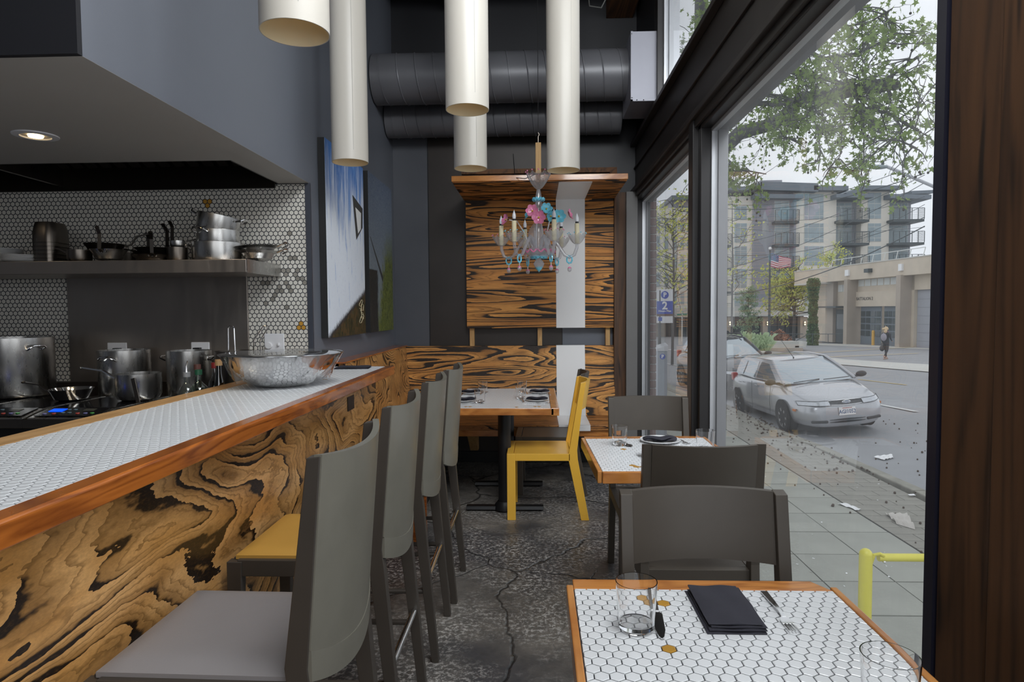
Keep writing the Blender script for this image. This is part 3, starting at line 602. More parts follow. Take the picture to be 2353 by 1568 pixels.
# bowl in cling film
bowl = thing('mixing_bowl', 'large shallow steel mixing bowl wrapped in cling film on the bar', 'bowl', (-1.165, 2.87, 1.0625))
prof = [(0, .0), (.10, .002), (.155, .022), (.20, .060), (.235, .105), (.258, .150), (.272, .152), (.272, .149), (.262, .146), (.238, .100), (.20, .055), (.15, .024), (.10, .006), (0, .005)]
obj('bowl_body', B().lathe(prof, 56), K['chrome'], bowl, 50)
rr = random.Random(11)
def film(u, v):
    a = u * 2 * PI
    if v < .35: r, z = .272 * v / .35, .155 + .003 * math.sin(a * 5) * v
    else:
        q = (v - .35) / .65; r = .276 - .085 * q + .014 * math.sin(a * 13 + 3 * q) * q + .008 * math.sin(a * 29 + 9 * q) * q; z = .154 - .12 * q - .012 * math.sin(a * 7) * q
    return (r * math.cos(a), r * math.sin(a), z)
obj('cling_film', B().grid(film, 120, 16), K['film'], bowl, 60, label='crumpled transparent cling film')
obj('tape', B().box(.13, .19, -.09, -.03, .157, .159), K['frame'], bowl, 0, label='dark label on the film')
def folded(name, label, c, wx, wy, h, rz=0, group=None, layers=3, skew=.0):
    """a folded napkin: stacked rounded layers of cloth, each with a soft bulge"""
    th = thing(name, label, 'napkin', c, rz, group)
    for k in range(layers):
        z0 = h * k / layers; hh = h / layers; q = 1 - .03 * k; jx = .003 * ((k * 7) % 3 - 1)
        def top(u, v):
            x = (u - .5) * wx * q + jx + skew * (v - .5); y = (v - .5) * wy * q
            e = max(abs(u - .5), abs(v - .5)) * 2
            return (x, y, z0 + hh * (1 - e ** 6 * .75) + .0012 * math.sin(u * 9 + v * 5 + k) + .0012 * math.sin(v * 11 + k))
        def bot(u, v): return ((u - .5) * wx * q + jx + skew * (v - .5), (v - .5) * wy * q, z0 + hh * .05)
        obj('cloth_fold', B().shell(bot, top, 12, 12), K['napkin'], th, 60)
    return th
folded('folded_napkin', 'folded black napkin at the far end of the bar behind the bowl', (-1.09, 3.74, 1.0625), .20, .13, .014, .1)
# ---------------------------------------------------------------- bar stools
def make_stool(seat_mat, label, name='bar_stool'):
    """faces +y; the back is at -y"""
    s = thing(name, label, 'bar stool', (0, 0, 0), 0)
    for sx in (-1, 1):
        x = sx * .19
        pr = [(-.275, 0), (-.247, 0), (-.178, .62), (-.168, .70), (-.222, 1.118), (-.250, 1.122), (-.215, .70), (-.222, .64)]
        obj('rear_post', B().prism(pr, 'x', x - .015, x + .015), K['stool_d'], s, 0, bevel=.002)
        obj('front_leg', B().hexa([(x - .013, .225, 0), (x + .013, .225, 0), (x + .013, .255, 0), (x - .013, .255, 0), (x - .016, .205, .66), (x + .016, .205, .66), (x + .016, .25, .66), (x - .016, .25, .66)]), K['stool_d'], s, 0, bevel=.002)
        obj('side_rail', B().box(x - .012, x + .012, -.19, .22, .615, .665), K['stool_d'], s, 0, bevel=.002)
        obj('side_foot_bar', B().tube([(x, -.225, .285), (x, .235, .285)], .010, 10), K['stool_d'], s)
    obj('front_rail', B().box(-.18, .18, .215, .24, .615, .665), K['stool_d'], s, 0, bevel=.002)
    obj('foot_rest', B().tube([(-.19, .24, .27), (.19, .24, .27)], .012, 10), K['chrome'], s)
    obj('rear_foot_bar', B().tube([(-.178, -.232, .335), (.178, -.232, .335)], .011, 12), K['chrome'], s, label='bright steel rod between the rear legs')
    def yb(z): return -.215 - .035 * max(0, (z - .70) / .42) if z > .70 else -.215 - .01 * (.70 - z) / .1
    def bow(u): return .036 * (1 - (2 * u - 1) ** 2)
    def F(off, z0, z1):
        def f(u, v):
            z = z0 + (z1 - z0) * v; x = -.203 + .406 * u
            lift = .045 * bow(u) / .036 * (1 - v) * -1
            return (x, yb(z) - bow(u) + off, z + (lift if z0 < .8 and v < 1 else 0) - .014 * bow(u) / .036 * v)
        return f
    obj('backrest', B().shell(F(.013, .735, 1.125), F(-.003, .735, 1.125), 20, 10), K['stool'], s, 40)
    def L(off, zz):
        def f(u, v):
            z = .675 + .062 * v; x = -.203 + .406 * u
            return (x, -.217 - bow(u) * (.9 + .1 * v) + off, z - .045 * bow(u) / .036)
        return f
    obj('back_lower_rail', B().shell(L(.014, 0), L(-.006, 0), 20, 4), K['stool'], s, 40, bevel=.0)
    def seat(u, v):
        x = (u - .5) * .375; y = -.19 + .42 * v; e = max(abs(u - .5), abs(v - .5)) * 2
        return (x, y, .692 - .018 * e ** 8)
    obj('seat_pad', B().shell(lambda u, v: ((u - .5) * .375, -.19 + .42 * v, .662), seat, 16, 16), K[seat_mat], s, 50, label={'mustard': 'mustard yellow seat pad'}.get(seat_mat))
    return s
def stool_at(st, y0, dx=0, rz=0): st.location = (-.672 + dx, y0 + .205, 0); st.rotation_euler = (0, 0, PI / 2 + rz)
stool_at(make_stool('vinyl', 'grey bar stool nearest the camera, its grey seat cut by the frame'), 1.2, .01, -.02)
stool_at(make_stool('mustard', 'grey bar stool with a mustard yellow seat'), 1.82, 0, 0)
s3 = make_stool('vinyl', 'grey bar stool directly behind the one with the mustard seat'); stool_at(s3, 2.45, 0, .01)
s4 = dup(s3, (-.66, 3.165, 0), PI / 2, 'grey bar stool farthest from the camera, next to the table for four')
for s_ in (s3, s4): s_['group'] = 'grey-seated stools at the bar'
# ---------------------------------------------------------------- chairs
def make_chair(mat, label):
    s = thing('dining_chair', label, 'chair', (0, 0, 0), 0); k = K[mat]
    for sx in (-1, 1):
        x = sx * .199
        pr = [(-.316, 0), (-.264, 0), (-.182, .40), (-.182, .45), (-.262, .918), (-.292, .925), (-.238, .47), (-.242, .41)]
        obj('rear_post', B().prism(pr, 'x', x - .016, x + .016), k, s, 0, bevel=.002)
        obj('front_leg', B().box(x - .016, x + .016, .172, .228, 0, .447), k, s, 0, bevel=.002)
        obj('side_rail', B().box(x - .016, x + .016, -.19, .172, .40, .447), k, s, 0, bevel=.0015)
    obj('front_rail', B().box(-.183, .183, .185, .228, .40, .447), k, s, 0, bevel=.0015)
    obj('rear_rail', B().box(-.183, .183, -.225, -.195, .40, .445), k, s, 0, bevel=.0015)
    obj('seat_panel', B().shell(lambda u, v: ((u - .5) * .364, -.193 + .374 * v, .425), lambda u, v: ((u - .5) * .364, -.193 + .374 * v, .4455 - .006 * (1 - (2 * u - 1) ** 2)), 10, 4), k, s, 40)
    def bk(off):
        def f(u, v):
            z = .738 + (.922 - .738) * v; x = -.184 + .368 * u; bow = .042 * (1 - (2 * u - 1) ** 2)
            return (x, -.262 - (z - .738) * .155 - bow + off, z)
        return f
    obj('backrest', B().shell(bk(.012), bk(-.008), 18, 4), k, s, 40, bevel=0)
    return s
yc = make_chair('yellow', 'bright yellow wooden chair at the table for four'); yc.location = (.028, 4.18 + .215, 0); yc.rotation_euler = (0, 0, PI / 2)
c5 = make_chair('chair', 'dark taupe chair half hidden behind the yellow chair'); c5.location = (.07, 4.74 + .215, 0); c5.rotation_euler = (0, 0, PI / 2 - .02)
dup(c5, (.605, 3.20, 0), PI, 'taupe chair on the far side of the window table set with a plate')
dup(c5, (.590, 2.535, 0), 0.0, 'taupe chair at the window table with its back to the camera')
dup(c5, (.432, 1.385, 0), PI, 'taupe chair behind the nearest tiled table, facing the camera')
# ---------------------------------------------------------------- tables
def table(label, x0, x1, y0, y1, ex, ey, peds, special, parts, score, rz=0, thick=.047, spread=.27):
    cx, cy = (x0 + x1) / 2, (y0 + y1) / 2; tb = thing('dining_table', label, 'table', (cx, cy, 0), rz); wx, wy = (x1 - x0) / 2, (y1 - y0) / 2; T = .754
    if ex < ey:      # long boards across the ends, thin strips along the sides, a small step at the corners
        obj('edge_board', B().prism([(-wx + ex, wy - ey), (-wx + ex, wy + .012), (wx - ex - .03, wy + .012), (wx - ex, wy - ey)], 'z', T - thick, T), K['edge_x'], tb, 0, bevel=.003)
        obj('edge_board', B().box(-wx + ex, wx - ex, -wy - .006, -wy + .012, T - thick, T), K['edge_x'], tb, 0, bevel=.003)
        for s_ in (-1, 1): obj('edge_board', B().box(min(s_ * wx, s_ * (wx - ex)), max(s_ * wx, s_ * (wx - ex)), -wy + .012, wy - .022, T - thick - .003, T + .001), K['edge_t'], tb, 0, bevel=.003)
        tx0, tx1, ty0, ty1 = -wx + ex, wx - ex, -wy + .012, wy - ey
    else:
        for s_ in (-1, 1):
            obj('edge_board', B().box(min(s_ * wx, s_ * (wx - ex)), max(s_ * wx, s_ * (wx - ex)), -wy, wy, T - thick - .003, T + .001), K['edge_t'], tb, 0, bevel=.004)
            obj('edge_board', B().box(-wx + ex - .02, wx - ex + .02, min(s_ * wy, s_ * (wy - ey)), max(s_ * wy, s_ * (wy - ey)), T - thick, T - .001), K['edge_x'], tb, 0, bevel=.003)
        tx0, tx1, ty0, ty1 = -wx + ex, wx - ex, -wy + ey, wy - ey
    obj('tabletop', B().box(tx0, tx1, ty0, ty1, T - thick + .004, T - .004), K['grout'], tb, 0, label='dark grout bed under the tiles')
    field(tb, tx0 + .002, tx1 - .002, ty0 + .002, ty1 - .002, T - .0025, 'tile', special, parts, score)
    for px, py in peds:
        p_ = obj('pedestal', B().lathe([(.045, .06), (.045, .70)], 24, (px, py, 0)).box(px - .16, px + .16, py - .16, py + .16, T - thick - .012, T - thick), K['black'], tb, 40)
        obj('base_foot', B().hexa([(px - spread, py - .035, .012), (px + spread, py - .035, .012), (px + spread, py + .035, .012), (px - spread, py + .035, .012), (px - spread, py - .026, .035), (px + spread, py - .026, .035), (px + spread, py + .026, .035), (px - spread, py + .026, .035)]).lathe([(.075, .012), (.07, .045), (.05, .07)], 24, (px, py, 0)), K['black'], p_, 30, bevel=.002)
        for s_ in (-1, 1): obj('glide', B().lathe([(.016, 0), (.018, .013)], 12, (px + s_ * (spread - .02), py, 0)).lathe([(0, 0), (.016, 0)], 12, (px + s_ * (spread - .02), py, 0)), K['black'], p_)
    return tb
def rel(l, cx, cy): return [(x - cx, y - cy, k) for x, y, k in l]
TZ = .7545
table('nearest tiled dining table with orange wooden edges, cut by the frame', .067, .691, .80, 1.492, .016, .040, [(0, 0)], rel([(.239, 1.193, 'gold'), (.226, 1.407, 'gold'), (.240, 1.384, 'gold'), (.272, 1.392, 'gold')], .379, 1.146), 300, lambda x, y: y if y + 1.146 > 1.085 else 99)
table('tiled table by the window set with one plate and napkin', .232, .858, 2.526, 3.225, .018, .04, [(0, 0)], rel([(.40, 2.62, 'gold'), (.43, 2.62, 'gold'), (.385, 2.645, 'gold'), (.40, 2.95, 'gold'), (.385, 3.07, 'gold')], .545, 2.8755), 300, lambda x, y: y, rz=.03)
table('tiled table for four with two black pedestals before the burnt wood bench', -.63, .148, 4.165, 5.245, .055, .012, [(.015, -.31), (.015, .31)], rel([(-.48, 4.245, 'gold'), (-.45, 4.245, 'gold'), (-.145, 4.235, 'gold'), (-.01, 4.25, 'gold'), (.02, 4.25, 'gold')], -.241, 4.705), 0, None)
# ---------------------------------------------------------------- tableware
def tumbler(label, x, y, r=.034, h=.095, z=TZ, group=None):
    o = obj('drinking_glass', B().lathe([(0, 0), (r * .78, 0), (r * .92, .006), (r, h * .5), (r * 1.08, h), (r * 1.08 - .0018, h), (r - .002, h * .5), (r * .90 - .001, .014), (0, .012)], 40), K['glass'], loc=(x, y, z))
    return tag(o, label, 'glass', group)
def cutlery(kind, label, p, q, z=TZ, group=None, mat='chrome'):
    """from handle end p to business end q"""
    p, q = V((*p, 0)), V((*q, 0)); L_ = (q - p).length; a = math.atan2((q - p).y, (q - p).x) - PI / 2
    th = thing(kind, label, kind, (p.x, p.y, z), a, group)
    def ribbon(pts, nm='handle'):   # (along, half width, height)
        b_ = B(); vs = []
        for y, wd, zz in pts: vs += [(-wd, y, zz + .001), (wd, y, zz + .001), (wd, y, zz + .003), (-wd, y, zz + .003)]
        n = len(pts); fs = [(0, 1, 2, 3), tuple((n - 1) * 4 + i for i in (3, 2, 1, 0))]
        for i in range(n - 1):
            for k in range(4): fs.append((i * 4 + k, (i + 1) * 4 + k, (i + 1) * 4 + (k + 1) % 4, i * 4 + (k + 1) % 4))
        return obj(nm, b_.add(vs, fs), K[mat], th, 40)
    if kind == 'fork':
        ribbon([(0, .0075, .002), (L_ * .3, .006, .004), (L_ * .55, .0035, .006), (L_ * .68, .004, .003)])
        ribbon([(L_ * .66, .004, .003), (L_ * .72, .011, .001), (L_ * .82, .012, .001)], 'fork_head')
        for k in range(4):
            x = -.0098 + k * .0065
            obj('tine', B().hexa([(x - .0016, L_ * .81, .001), (x + .0016, L_ * .81, .001), (x + .0012, L_, .004), (x - .0012, L_, .004), (x - .0016, L_ * .81, .003), (x + .0016, L_ * .81, .003), (x + .0012, L_, .006), (x - .0012, L_, .006)]), K[mat], th, 0)
    elif kind == 'knife':
        ribbon([(0, .006, .001), (L_ * .5, .005, .003)])
        ribbon([(L_ * .5, .005, .001), (L_ * .56, .011, .001), (L_ * .85, .010, .001), (L_ * .97, .005, .001), (L_, .001, .001)], 'blade')
    else:
        ribbon([(0, .0065, .002), (L_ * .5, .004, .005), (L_ * .72, .003, .003)])
        obj('spoon_bowl', B().sph((0, L_ * .85, .004), 1, .017, L_ * .16, .004, 16, 6), K[mat], th, 50)
    return th
tumbler('clear tumbler on the nearest table', .199, 1.268, .039, .098)
tumbler('clear tumbler at the bottom right corner of the nearest table', .555, 1.0, .040, .098)
cutlery('knife', 'steel table knife beside the tumbler on the nearest table', (.262, 1.447), (.242, 1.222))
folded('folded_napkin', 'dark folded napkin lying flat on the nearest table', (.398, 1.345, TZ), .118, .195, .020, .0, layers=4)
cutlery('fork', 'steel fork beside the dark napkin on the nearest table', (.512, 1.435), (.510, 1.255))
# window table
tumbler('clear tumbler left of the plate on the window table', .393, 3.02, .035, .095)
tumbler('clear tumbler by the window pane on the window table', .765, 2.90, .040, .095)
def side_plate(label, x, y, r, z=TZ, group=None):
    return tag(obj('side_plate', B().lathe([(0, 0), (r * .6, 0), (r * .95, .009), (r, .012), (r * .985, .0135), (r * .6, .004), (0, .004)], 44), K['plate'], loc=(x, y, z)), label, 'plate', group)
def rolled(label, c, L_, wd, h, rz, group=None):
    """loosely rolled napkin with two tucks"""
    th = thing('napkin', label, 'napkin', c, rz, group)
    def S(sx, dy, zz, k, f0):
        def f(u, v):
            x = (u - .5) * L_ * sx; a = v * 2 * PI; sq = 1 - .25 * abs(2 * u - 1) ** 2 + .16 * math.cos(u * 7 + f0)
            return (x + .006 * math.sin(a), dy + wd * k * sq * math.cos(a) + .006 * math.sin(u * 6 + f0), zz + max(0, h * k * sq * (.5 + .5 * math.sin(a)) + .004 * math.sin(u * 9)))
        return f
    for sx, dy, zz, k, f0 in ((1, 0, .0, .5, 0), (.92, -.2 * wd, h * .35, .36, 2)):
        b_ = B().grid(S(sx, dy, zz, k, f0), 18, 14); ends = B()
        n = 19; b_.f.append(tuple(j * n for j in range(15))); b_.f.append(tuple(j * n + 18 for j in range(14, -1, -1)))
        obj('cloth_fold', b_, K['napkin'], th, 60)
    return th
side_plate('white plate under a dark napkin on the window table', .600, 3.10, .098)
rolled('dark rolled napkin on the white plate of the window table', (.597, 3.10, TZ + .006), .15, .085, .034, 0)
cutlery('fork', 'dark shiny fork right of the plate on the window table', (.685, 3.16), (.722, 3.03))
cutlery('spoon', 'spoon behind the left tumbler on the window table', (.405, 3.12), (.440, 2.98), mat='steel_d')
cutlery('fork', 'fork half hidden behind the chair back on the window table', (.47, 2.66), (.45, 2.83))
# table for four
for i, (x, y, gx, gy, s_, nm) in enumerate(((-.52, 4.50, -.395, 4.40, 1, 'near left'), (-.52, 4.93, -.42, 4.93, 1, 'far left'), (.0, 4.52, -.115, 4.62, -1, 'near right'), (.02, 4.95, -.115, 4.98, -1, 'far right'))):
    side_plate('white side plate at the %s setting of the table for four' % nm, x, y, .085)
    rolled('dark napkin on the plate at the %s setting of the table for four' % nm, (x, y, TZ + .006), .15, .075, .034, .1 * s_)
    tumbler('tumbler at the %s setting of the table for four' % nm, gx, gy, .036, .095)
    cutlery('knife', 'knife at the %s setting of the table for four' % nm, (x - .10, y - .12), (x + .09, y - .12))
    cutlery('fork', 'fork at the %s setting of the table for four' % nm, (x + .09 * s_, y - .10), (x + .12 * s_ + .01, y + .06))
# ---------------------------------------------------------------- benches and wall panelling
bn = thing('corner_bench', 'L-shaped burnt plywood bench along the back and left walls', 'bench', (-.3, 5.5, 0))
def lb(b): return b.xf(MX.Translation((.3, -5.5, 0)))
obj('seat', lb(B().box(-.66, .70, 5.17, 5.72, .415, .458)), K['burnt_seat'], bn, 0, bevel=.003)
obj('seat', lb(B().box(-1.28, -.66, 3.9, 5.72, .415, .458)), K['burnt_seat'], bn, 0, bevel=.003)
obj('backrest', lb(B().hexa([(-1.2, 5.66, .458), (.70, 5.66, .458), (.70, 5.70, .458), (-1.2, 5.70, .458), (-1.2, 5.76, 1.078), (.70, 5.76, 1.078), (.70, 5.80, 1.078), (-1.2, 5.80, 1.078)])), K['burnt_rest'], bn, 0, bevel=.002)
obj('backrest', lb(B().hexa([(-1.12, 3.885, .458), (-1.12, 5.66, .458), (-1.16, 5.68, .458), (-1.16, 3.885, .458), (-1.19, 3.90, 1.078), (-1.19, 5.76, 1.078), (-1.23, 5.78, 1.078), (-1.23, 3.90, 1.078)])), K['burnt_left'], bn, 0, bevel=.002)
obj('top_cap', lb(B().box(-1.30, -1.185, 3.88, 5.80, 1.078, 1.088)), K['edge'], bn, 0)
obj('end_panel', lb(B().prism([(-1.285, .0), (-.66, .0), (-.66, .46), (-1.10, .46), (-1.165, 1.005), (-1.285, 1.005)], 'y', 3.715, 3.737)), K['edge'], bn, 0)
obj('stripe', lb(B().hexa([(.180, 5.655, .459), (.437, 5.655, .459), (.437, 5.662, .459), (.180, 5.662, .459), (.180, 5.756, 1.081), (.437, 5.756, 1.081), (.437, 5.803, 1.081), (.180, 5.803, 1.081)]).box(.180, .437, 5.165, 5.66, .457, .4605).box(.180, .437, 5.163, 5.17, .412, .4605)), K['whitep'], bn, 0, label='broad white painted stripe')
for x in (-.56, .10): obj('bracket', lb(B().prism([(5.25, .415), (5.70, .415), (5.70, .15), (5.62, .15)], 'x', x - .035, x + .035)), K['pine'], bn, 0, bevel=.002)
obj('front_rail', lb(B().box(-.66, .70, 5.2, 5.24, .36, .415)), K['edge_x'], bn, 0, bevel=.002)
obj('plinth', lb(B().box(-1.29, -.80, 3.75, 5.79, .0, .35)), K['wall_d'], bn, 0)
pn = thing('wall_panel', 'burnt plywood wall panel with a projecting canopy and white stripe', 'wall panel', (.035, 5.75, 1.24))
def lp(b): return b.xf(MX.Translation((-.035, -5.75, -1.24)))
obj('panel_board', lp(B().box(-.625, .693, 5.72, 5.745, 1.24, 2.385)), K['burnt_back'], pn, 0, bevel=.002)
obj('canopy', lp(B().box(-.64, .70, 4.94, 5.745, 2.385, 2.43)), K['burnt_canopy'], pn, 0, bevel=.002)
obj('canopy_lip', lp(B().box(-.645, .705, 4.925, 4.942, 2.392, 2.435)), K['edge_x'], pn, 0, bevel=.002)
obj('stripe', lp(B().box(.180, .437, 5.716, 5.722, 1.24, 2.385).box(.180, .437, 4.96, 5.722, 2.380, 2.387)), K['whitep'], pn, 0, label='broad white painted stripe')
obj('rear_rail', lp(B().box(-.64, .70, 5.55, 5.60, 2.58, 2.62).box(.64, .70, 5.55, 5.60, 2.43, 2.58)), K['beam'], pn, 0)
for x0, x1 in ((-.605, -.565), (.012, .052), (.625, .665)): obj('stud', lp(B().box(x0, x1, 5.765, 5.835, 1.06, 2.40)), K['pine'], pn, 0, bevel=.002)
obj('side_board', lp(B().box(.695, .735, 5.70, 5.84, .0, 2.43)), K['column'], pn, 0)
# ---------------------------------------------------------------- paintings
def painting(label, y0, y1, z0, z1, kind):
    cy, cz = (y0 + y1) / 2, (z0 + z1) / 2; p_ = thing('canvas_painting', label, 'painting', (-1.30, cy, cz)); hy, hz = (y1 - y0) / 2, (z1 - z0) / 2
    obj('stretcher_edge', B().box(0.002, .044, -hy, hy, -hz, hz), plain('black_painted_canvas_edge', (.008, .008, .008), .6, var=.3), p_, 0)
    m, t, b, o = mat0('painted_canvas_' + kind); vec = coords(t); sep = nd(t, 'SeparateXYZ', Vector=vec); y, z = sep.outputs[1], sep.outputs[2]
    st = noise(t, coords(t, (1, 9, 1.1)), 2.2, 5, .65, .3); fn = noise(t, coords(t, (1, 14, 5)), 9, 4, .7); blot = noise(t, coords(t, (1, 5, 3)), 5, 4, .7)
    if kind == 'ice':
        dz = mth(t, 'ADD', z, mth(t, 'MULTIPLY', mth(t, 'SUBTRACT', st, .5), 1.3))
        c = mixc(t, mapr(t, dz, .1, .55), (.80, .85, .92), (.07, .20, .52)); c = mixc(t, mapr(t, st, .58, .66, 0, .8), c, (.20, .36, .68))
        c = mixc(t, mapr(t, fn, .60, .72, 0, .6), c, (.34, .40, .50))
        dg = mth(t, 'SUBTRACT', mth(t, 'ADD', z, hz), mth(t, 'ADD', mth(t, 'MULTIPLY', mth(t, 'ADD', y, hy), .36), mth(t, 'MULTIPLY', mth(t, 'SUBTRACT', fn, .5), .09)))
        low = ramp(t, blot, [(.35, (.012, .012, .008)), (.5, (.05, .045, .015)), (.58, (.12, .06, .02)), (.68, (.03, .06, .03))])
        c = mixc(t, mapr(t, dg, .03, .0), c, (.03, .03, .035)); c = mixc(t, mapr(t, dg, .0, -.03), c, low)
    else:
        n5 = noise(t, coords(t, (1, 3, 1)), 60, 3, .8)
        c = mixc(t, mapr(t, z, -hz * .6, hz), (.20, .24, .25), (.055, .085, .16)); c = mixc(t, mapr(t, n5, .4, .75), c, (.30, .34, .38))
        gr = mth(t, 'ADD', mapr(t, mth(t, 'SUBTRACT', y, mth(t, 'MULTIPLY', z, .45)), -.12, .45, 0, 1.0), mth(t, 'MULTIPLY', mth(t, 'SUBTRACT', blot, .5), .9)); gz = mapr(t, z, -.05, .25, 1, 0)
        grn = ramp(t, fn, [(.35, (.015, .02, .008)), (.5, (.10, .13, .02)), (.6, (.25, .27, .06)), (.7, (.04, .08, .02))])
        c = mixc(t, mth(t, 'MULTIPLY', mapr(t, gr, .25, .5), gz), c, grn)
        bl = mth(t, 'MULTIPLY', mapr(t, mth(t, 'ADD', y, mth(t, 'MULTIPLY', blot, .12)), -.06, -.10), mapr(t, z, -.12, -.13)); c = mixc(t, bl, c, mixc(t, mapr(t, n5, .5, .8), (.015, .014, .012), (.16, .15, .12)))
    setc(t, b, c); b.inputs['Roughness'].default_value = .42; bump(t, b, fn, .3, .003)
    obj('painted_face', B().box(.044, .0455, -hy, hy, -hz, hz), m, p_, 0)
    return p_, hy, hz
p1, hy, hz = painting('larger painting, blue sky over a white icy slab', 3.80, 4.64, 1.24, 2.44, 'ice')
kk = plain('painted_dark_outline', (.05, .05, .048), .6); kw = plain('painted_white_window', (.78, .78, .76), .5)
obj('painted_outline', B().prism([(.14, .36), (.39, .305), (.38, .165), (.215, .06)], 'x', .0455, .0462), kk, p1, 0)
obj('painted_window', B().prism([(.205, .285), (.345, .265), (.335, .15), (.26, .11)], 'x', .0462, .0468), kw, p1, 0)
sg = B(); r3 = random.Random(4)
for k in range(5):
    c = V((.047, .30 + .035 * (k % 2), -.50 + .03 * k)); pts = [c + V((0, .035 * math.cos(a * .9 + k) + .012 * math.sin(3 * a), .03 * math.sin(a) * (1 + .3 * math.cos(2 * a)))) for a in [i * 2 * PI / 16 for i in range(17)]]; sg.tube(pts, .0016, 4)
obj('scribble', sg, plain('cream_paint_scribble', (.7, .62, .4), .6), p1, label='cream scribbled loops')
p2_, hy, hz = painting('smaller painting with a grey speckled sky and green trees', 4.78, 5.55, 1.24, 2.455, 'wood')
obj('painted_stroke', B().prism([(-.36, .12), (-.345, .12), (.04, -.17), (.02, -.21)], 'x', .0455, .0462), kk, p2_, 0)
# ---------------------------------------------------------------- hanging tubes
def tube_lamp(label, x, y, z, slant=0, r=.1):
    tb = thing('pendant_tube', label, 'pendant lamp', (x, y, z), 0); hgt = 4.3 - z
    def S(rad):
        def f(u, v):
            a = u * 2 * PI; z0 = slant * (math.cos(a) + 1) * rad
            return (rad * math.cos(a), rad * math.sin(a), z0 + (hgt - z0) * v)
        return f
    obj('tube_shell', B().grid(S(r), 56, 6), K['tube'], tb, 60)
    obj('tube_lining', B().grid(S(r - .003), 56, 6), K['tube_i'], tb, 60, label='warm cream inside of the tube')
    obj('rim', B().grid(lambda u, v: tuple(V(S(r)(u, 0)).lerp(V(S(r - .003)(u, 0)), v)), 56, 1), K['tube'], tb, 0)
    obj('seam', B().box(-.0012 + .045, .0012 + .045, -.0905, -.0885, .05 if slant == 0 else .15, hgt), plain('tube_seam', (.42, .40, .36), .5), tb, 0)
    obj('lamp_holder', B().lathe([(.0, .62), (.03, .62), (.035, .72), (.02, .75)], 16), K['lampglow'], tb, label='warm lamp high inside the tube')
    return tb
tube_lamp('cream hanging tube with a slanted mouth, nearest and highest in view', -.709, 1.90, 2.225, .0)
tube_lamp('cream hanging tube in front of the blue painting', -1.034, 3.566, 2.232)
tube_lamp('cream hanging tube whose mouth covers a farther tube', -.313, 2.984, 2.328)
tube_lamp('short-looking cream hanging tube behind another tube', -.393, 3.90, 2.262)
tube_lamp('cream hanging tube next to the chandelier', .169, 3.90, 2.242)
# ---------------------------------------------------------------- air ducts
def duct(label, x0, x1, y, z, r, pitch):
    d = thing('spiral_duct', label, 'duct', ((x0 + x1) / 2, y, z)); hl = (x1 - x0) / 2; prof = [(r, -hl), (r, hl)]
    m_ = MX.Rotation(PI / 2, 4, 'Y'); obj('duct_pipe', B().lathe(prof, 40, (0, 0, 0), m_), K['duct'], d)
    sp_ = [(-hl + i / 24 * pitch, r * math.cos(2 * PI * i / 24), r * math.sin(2 * PI * i / 24)) for i in range(int(24 * 2 * hl / pitch))]
    obj('spiral_seam', B().tube(sp_, .006, 5), K['duct'], d)
    return d
duct('larger grey spiral air duct running below the ceiling to the window box', -1.29, .735, 5.2, 3.27, .195, .145)
duct('smaller darker spiral air duct behind and below the larger one', -1.29, .735, 5.62, 3.07, .15, .11)
bx = thing('duct_box', 'light grey sheet metal duct box by the upper window', 'duct box', (.825, 5.05, 3.2))
obj('box_body', B().hexa([(-.105, -.15, -.235), (.10, -.15, -.235), (.10, .30, -.235), (-.105, .30, -.235), (-.105, -.15, .28), (.10, -.15, .28), (.10, .30, .28), (-.105, .30, .28)]), K['ductbox'], bx, 0, bevel=.003)
obj('flange', B().box(-.105, -.09, -.154, -.15, -.235, .28).box(-.105, .10, -.154, -.15, -.235, -.222), K['ductbox'], bx, 0)
sb = B()
for x, z in ((-.097, -.21), (-.097, .26), (-.06, -.228), (-.01, -.228)): sb.sph((x, -.155, z), .005, n=8, m=4)
obj('screw', sb, K['chrome'], bx)
tag(obj('ceiling_cable', B().tube([(.30, 4.2, 4.2), (.35, 4.6, 3.9), (.42, 5.0, 3.72), (.52, 5.1, 3.75), (.60, 5.1, 3.9), (.62, 5.1, 4.2)], .005, 6), plain('grey_cable', (.12, .12, .11), .5)), 'thin grey cable drooping below the ceiling near the duct', 'cable')
# ---------------------------------------------------------------- chandelier
ch = thing('chandelier', 'blown glass chandelier with pink and turquoise flowers and candle bulbs', 'chandelier', (.022, 4.7, 1.76))
obj('wooden_rod', B().box(-.020, .020, -.02, .02, .635, .855), K['pine'], ch, 0, bevel=.002)
obj('hook', B().tube([(0, 0, .85), (0, 0, .90), (.008, 0, .915), (.0, 0, .93)], .004, 6), K['steel_d'], ch)
obj('suspension_wire', B().tube([(0, 0, .93), (0, 0, 2.54)], .002, 6), K['ceil'], ch)
obj('cord', B().tube([(0, .0, .64), (-.10, .1, .62), (-.18, .25, .66), (-.20, .5, .9)], .003, 5), K['black'], ch)
def ruffle(r0, r1, z0, z1, n_, amp):
    def f(u, v): a = u * 2 * PI; r = r0 + (r1 - r0) * v ** .7; return (r * math.cos(a) * (1 + amp * v * math.sin(n_ * a)), r * math.sin(a) * (1 + amp * v * math.sin(n_ * a)), z0 + (z1 - z0) * v + .010 * v * math.cos(n_ * a))
    return f
top = obj('crown_bowl', B().grid(ruffle(.012, .088, .52, .635, 12, .05), 60, 8).grid(ruffle(.012, .024, .52, .44, 6, 0), 24, 3), K['cryst'], ch, 60)
cb = B()
for k in range(12): cb.sph((.093 * math.cos(k * PI / 6), .093 * math.sin(k * PI / 6), .648), .006, n=8, m=4)
obj('bead', cb, K['pinkg'], top)['kind'] = 'stuff'
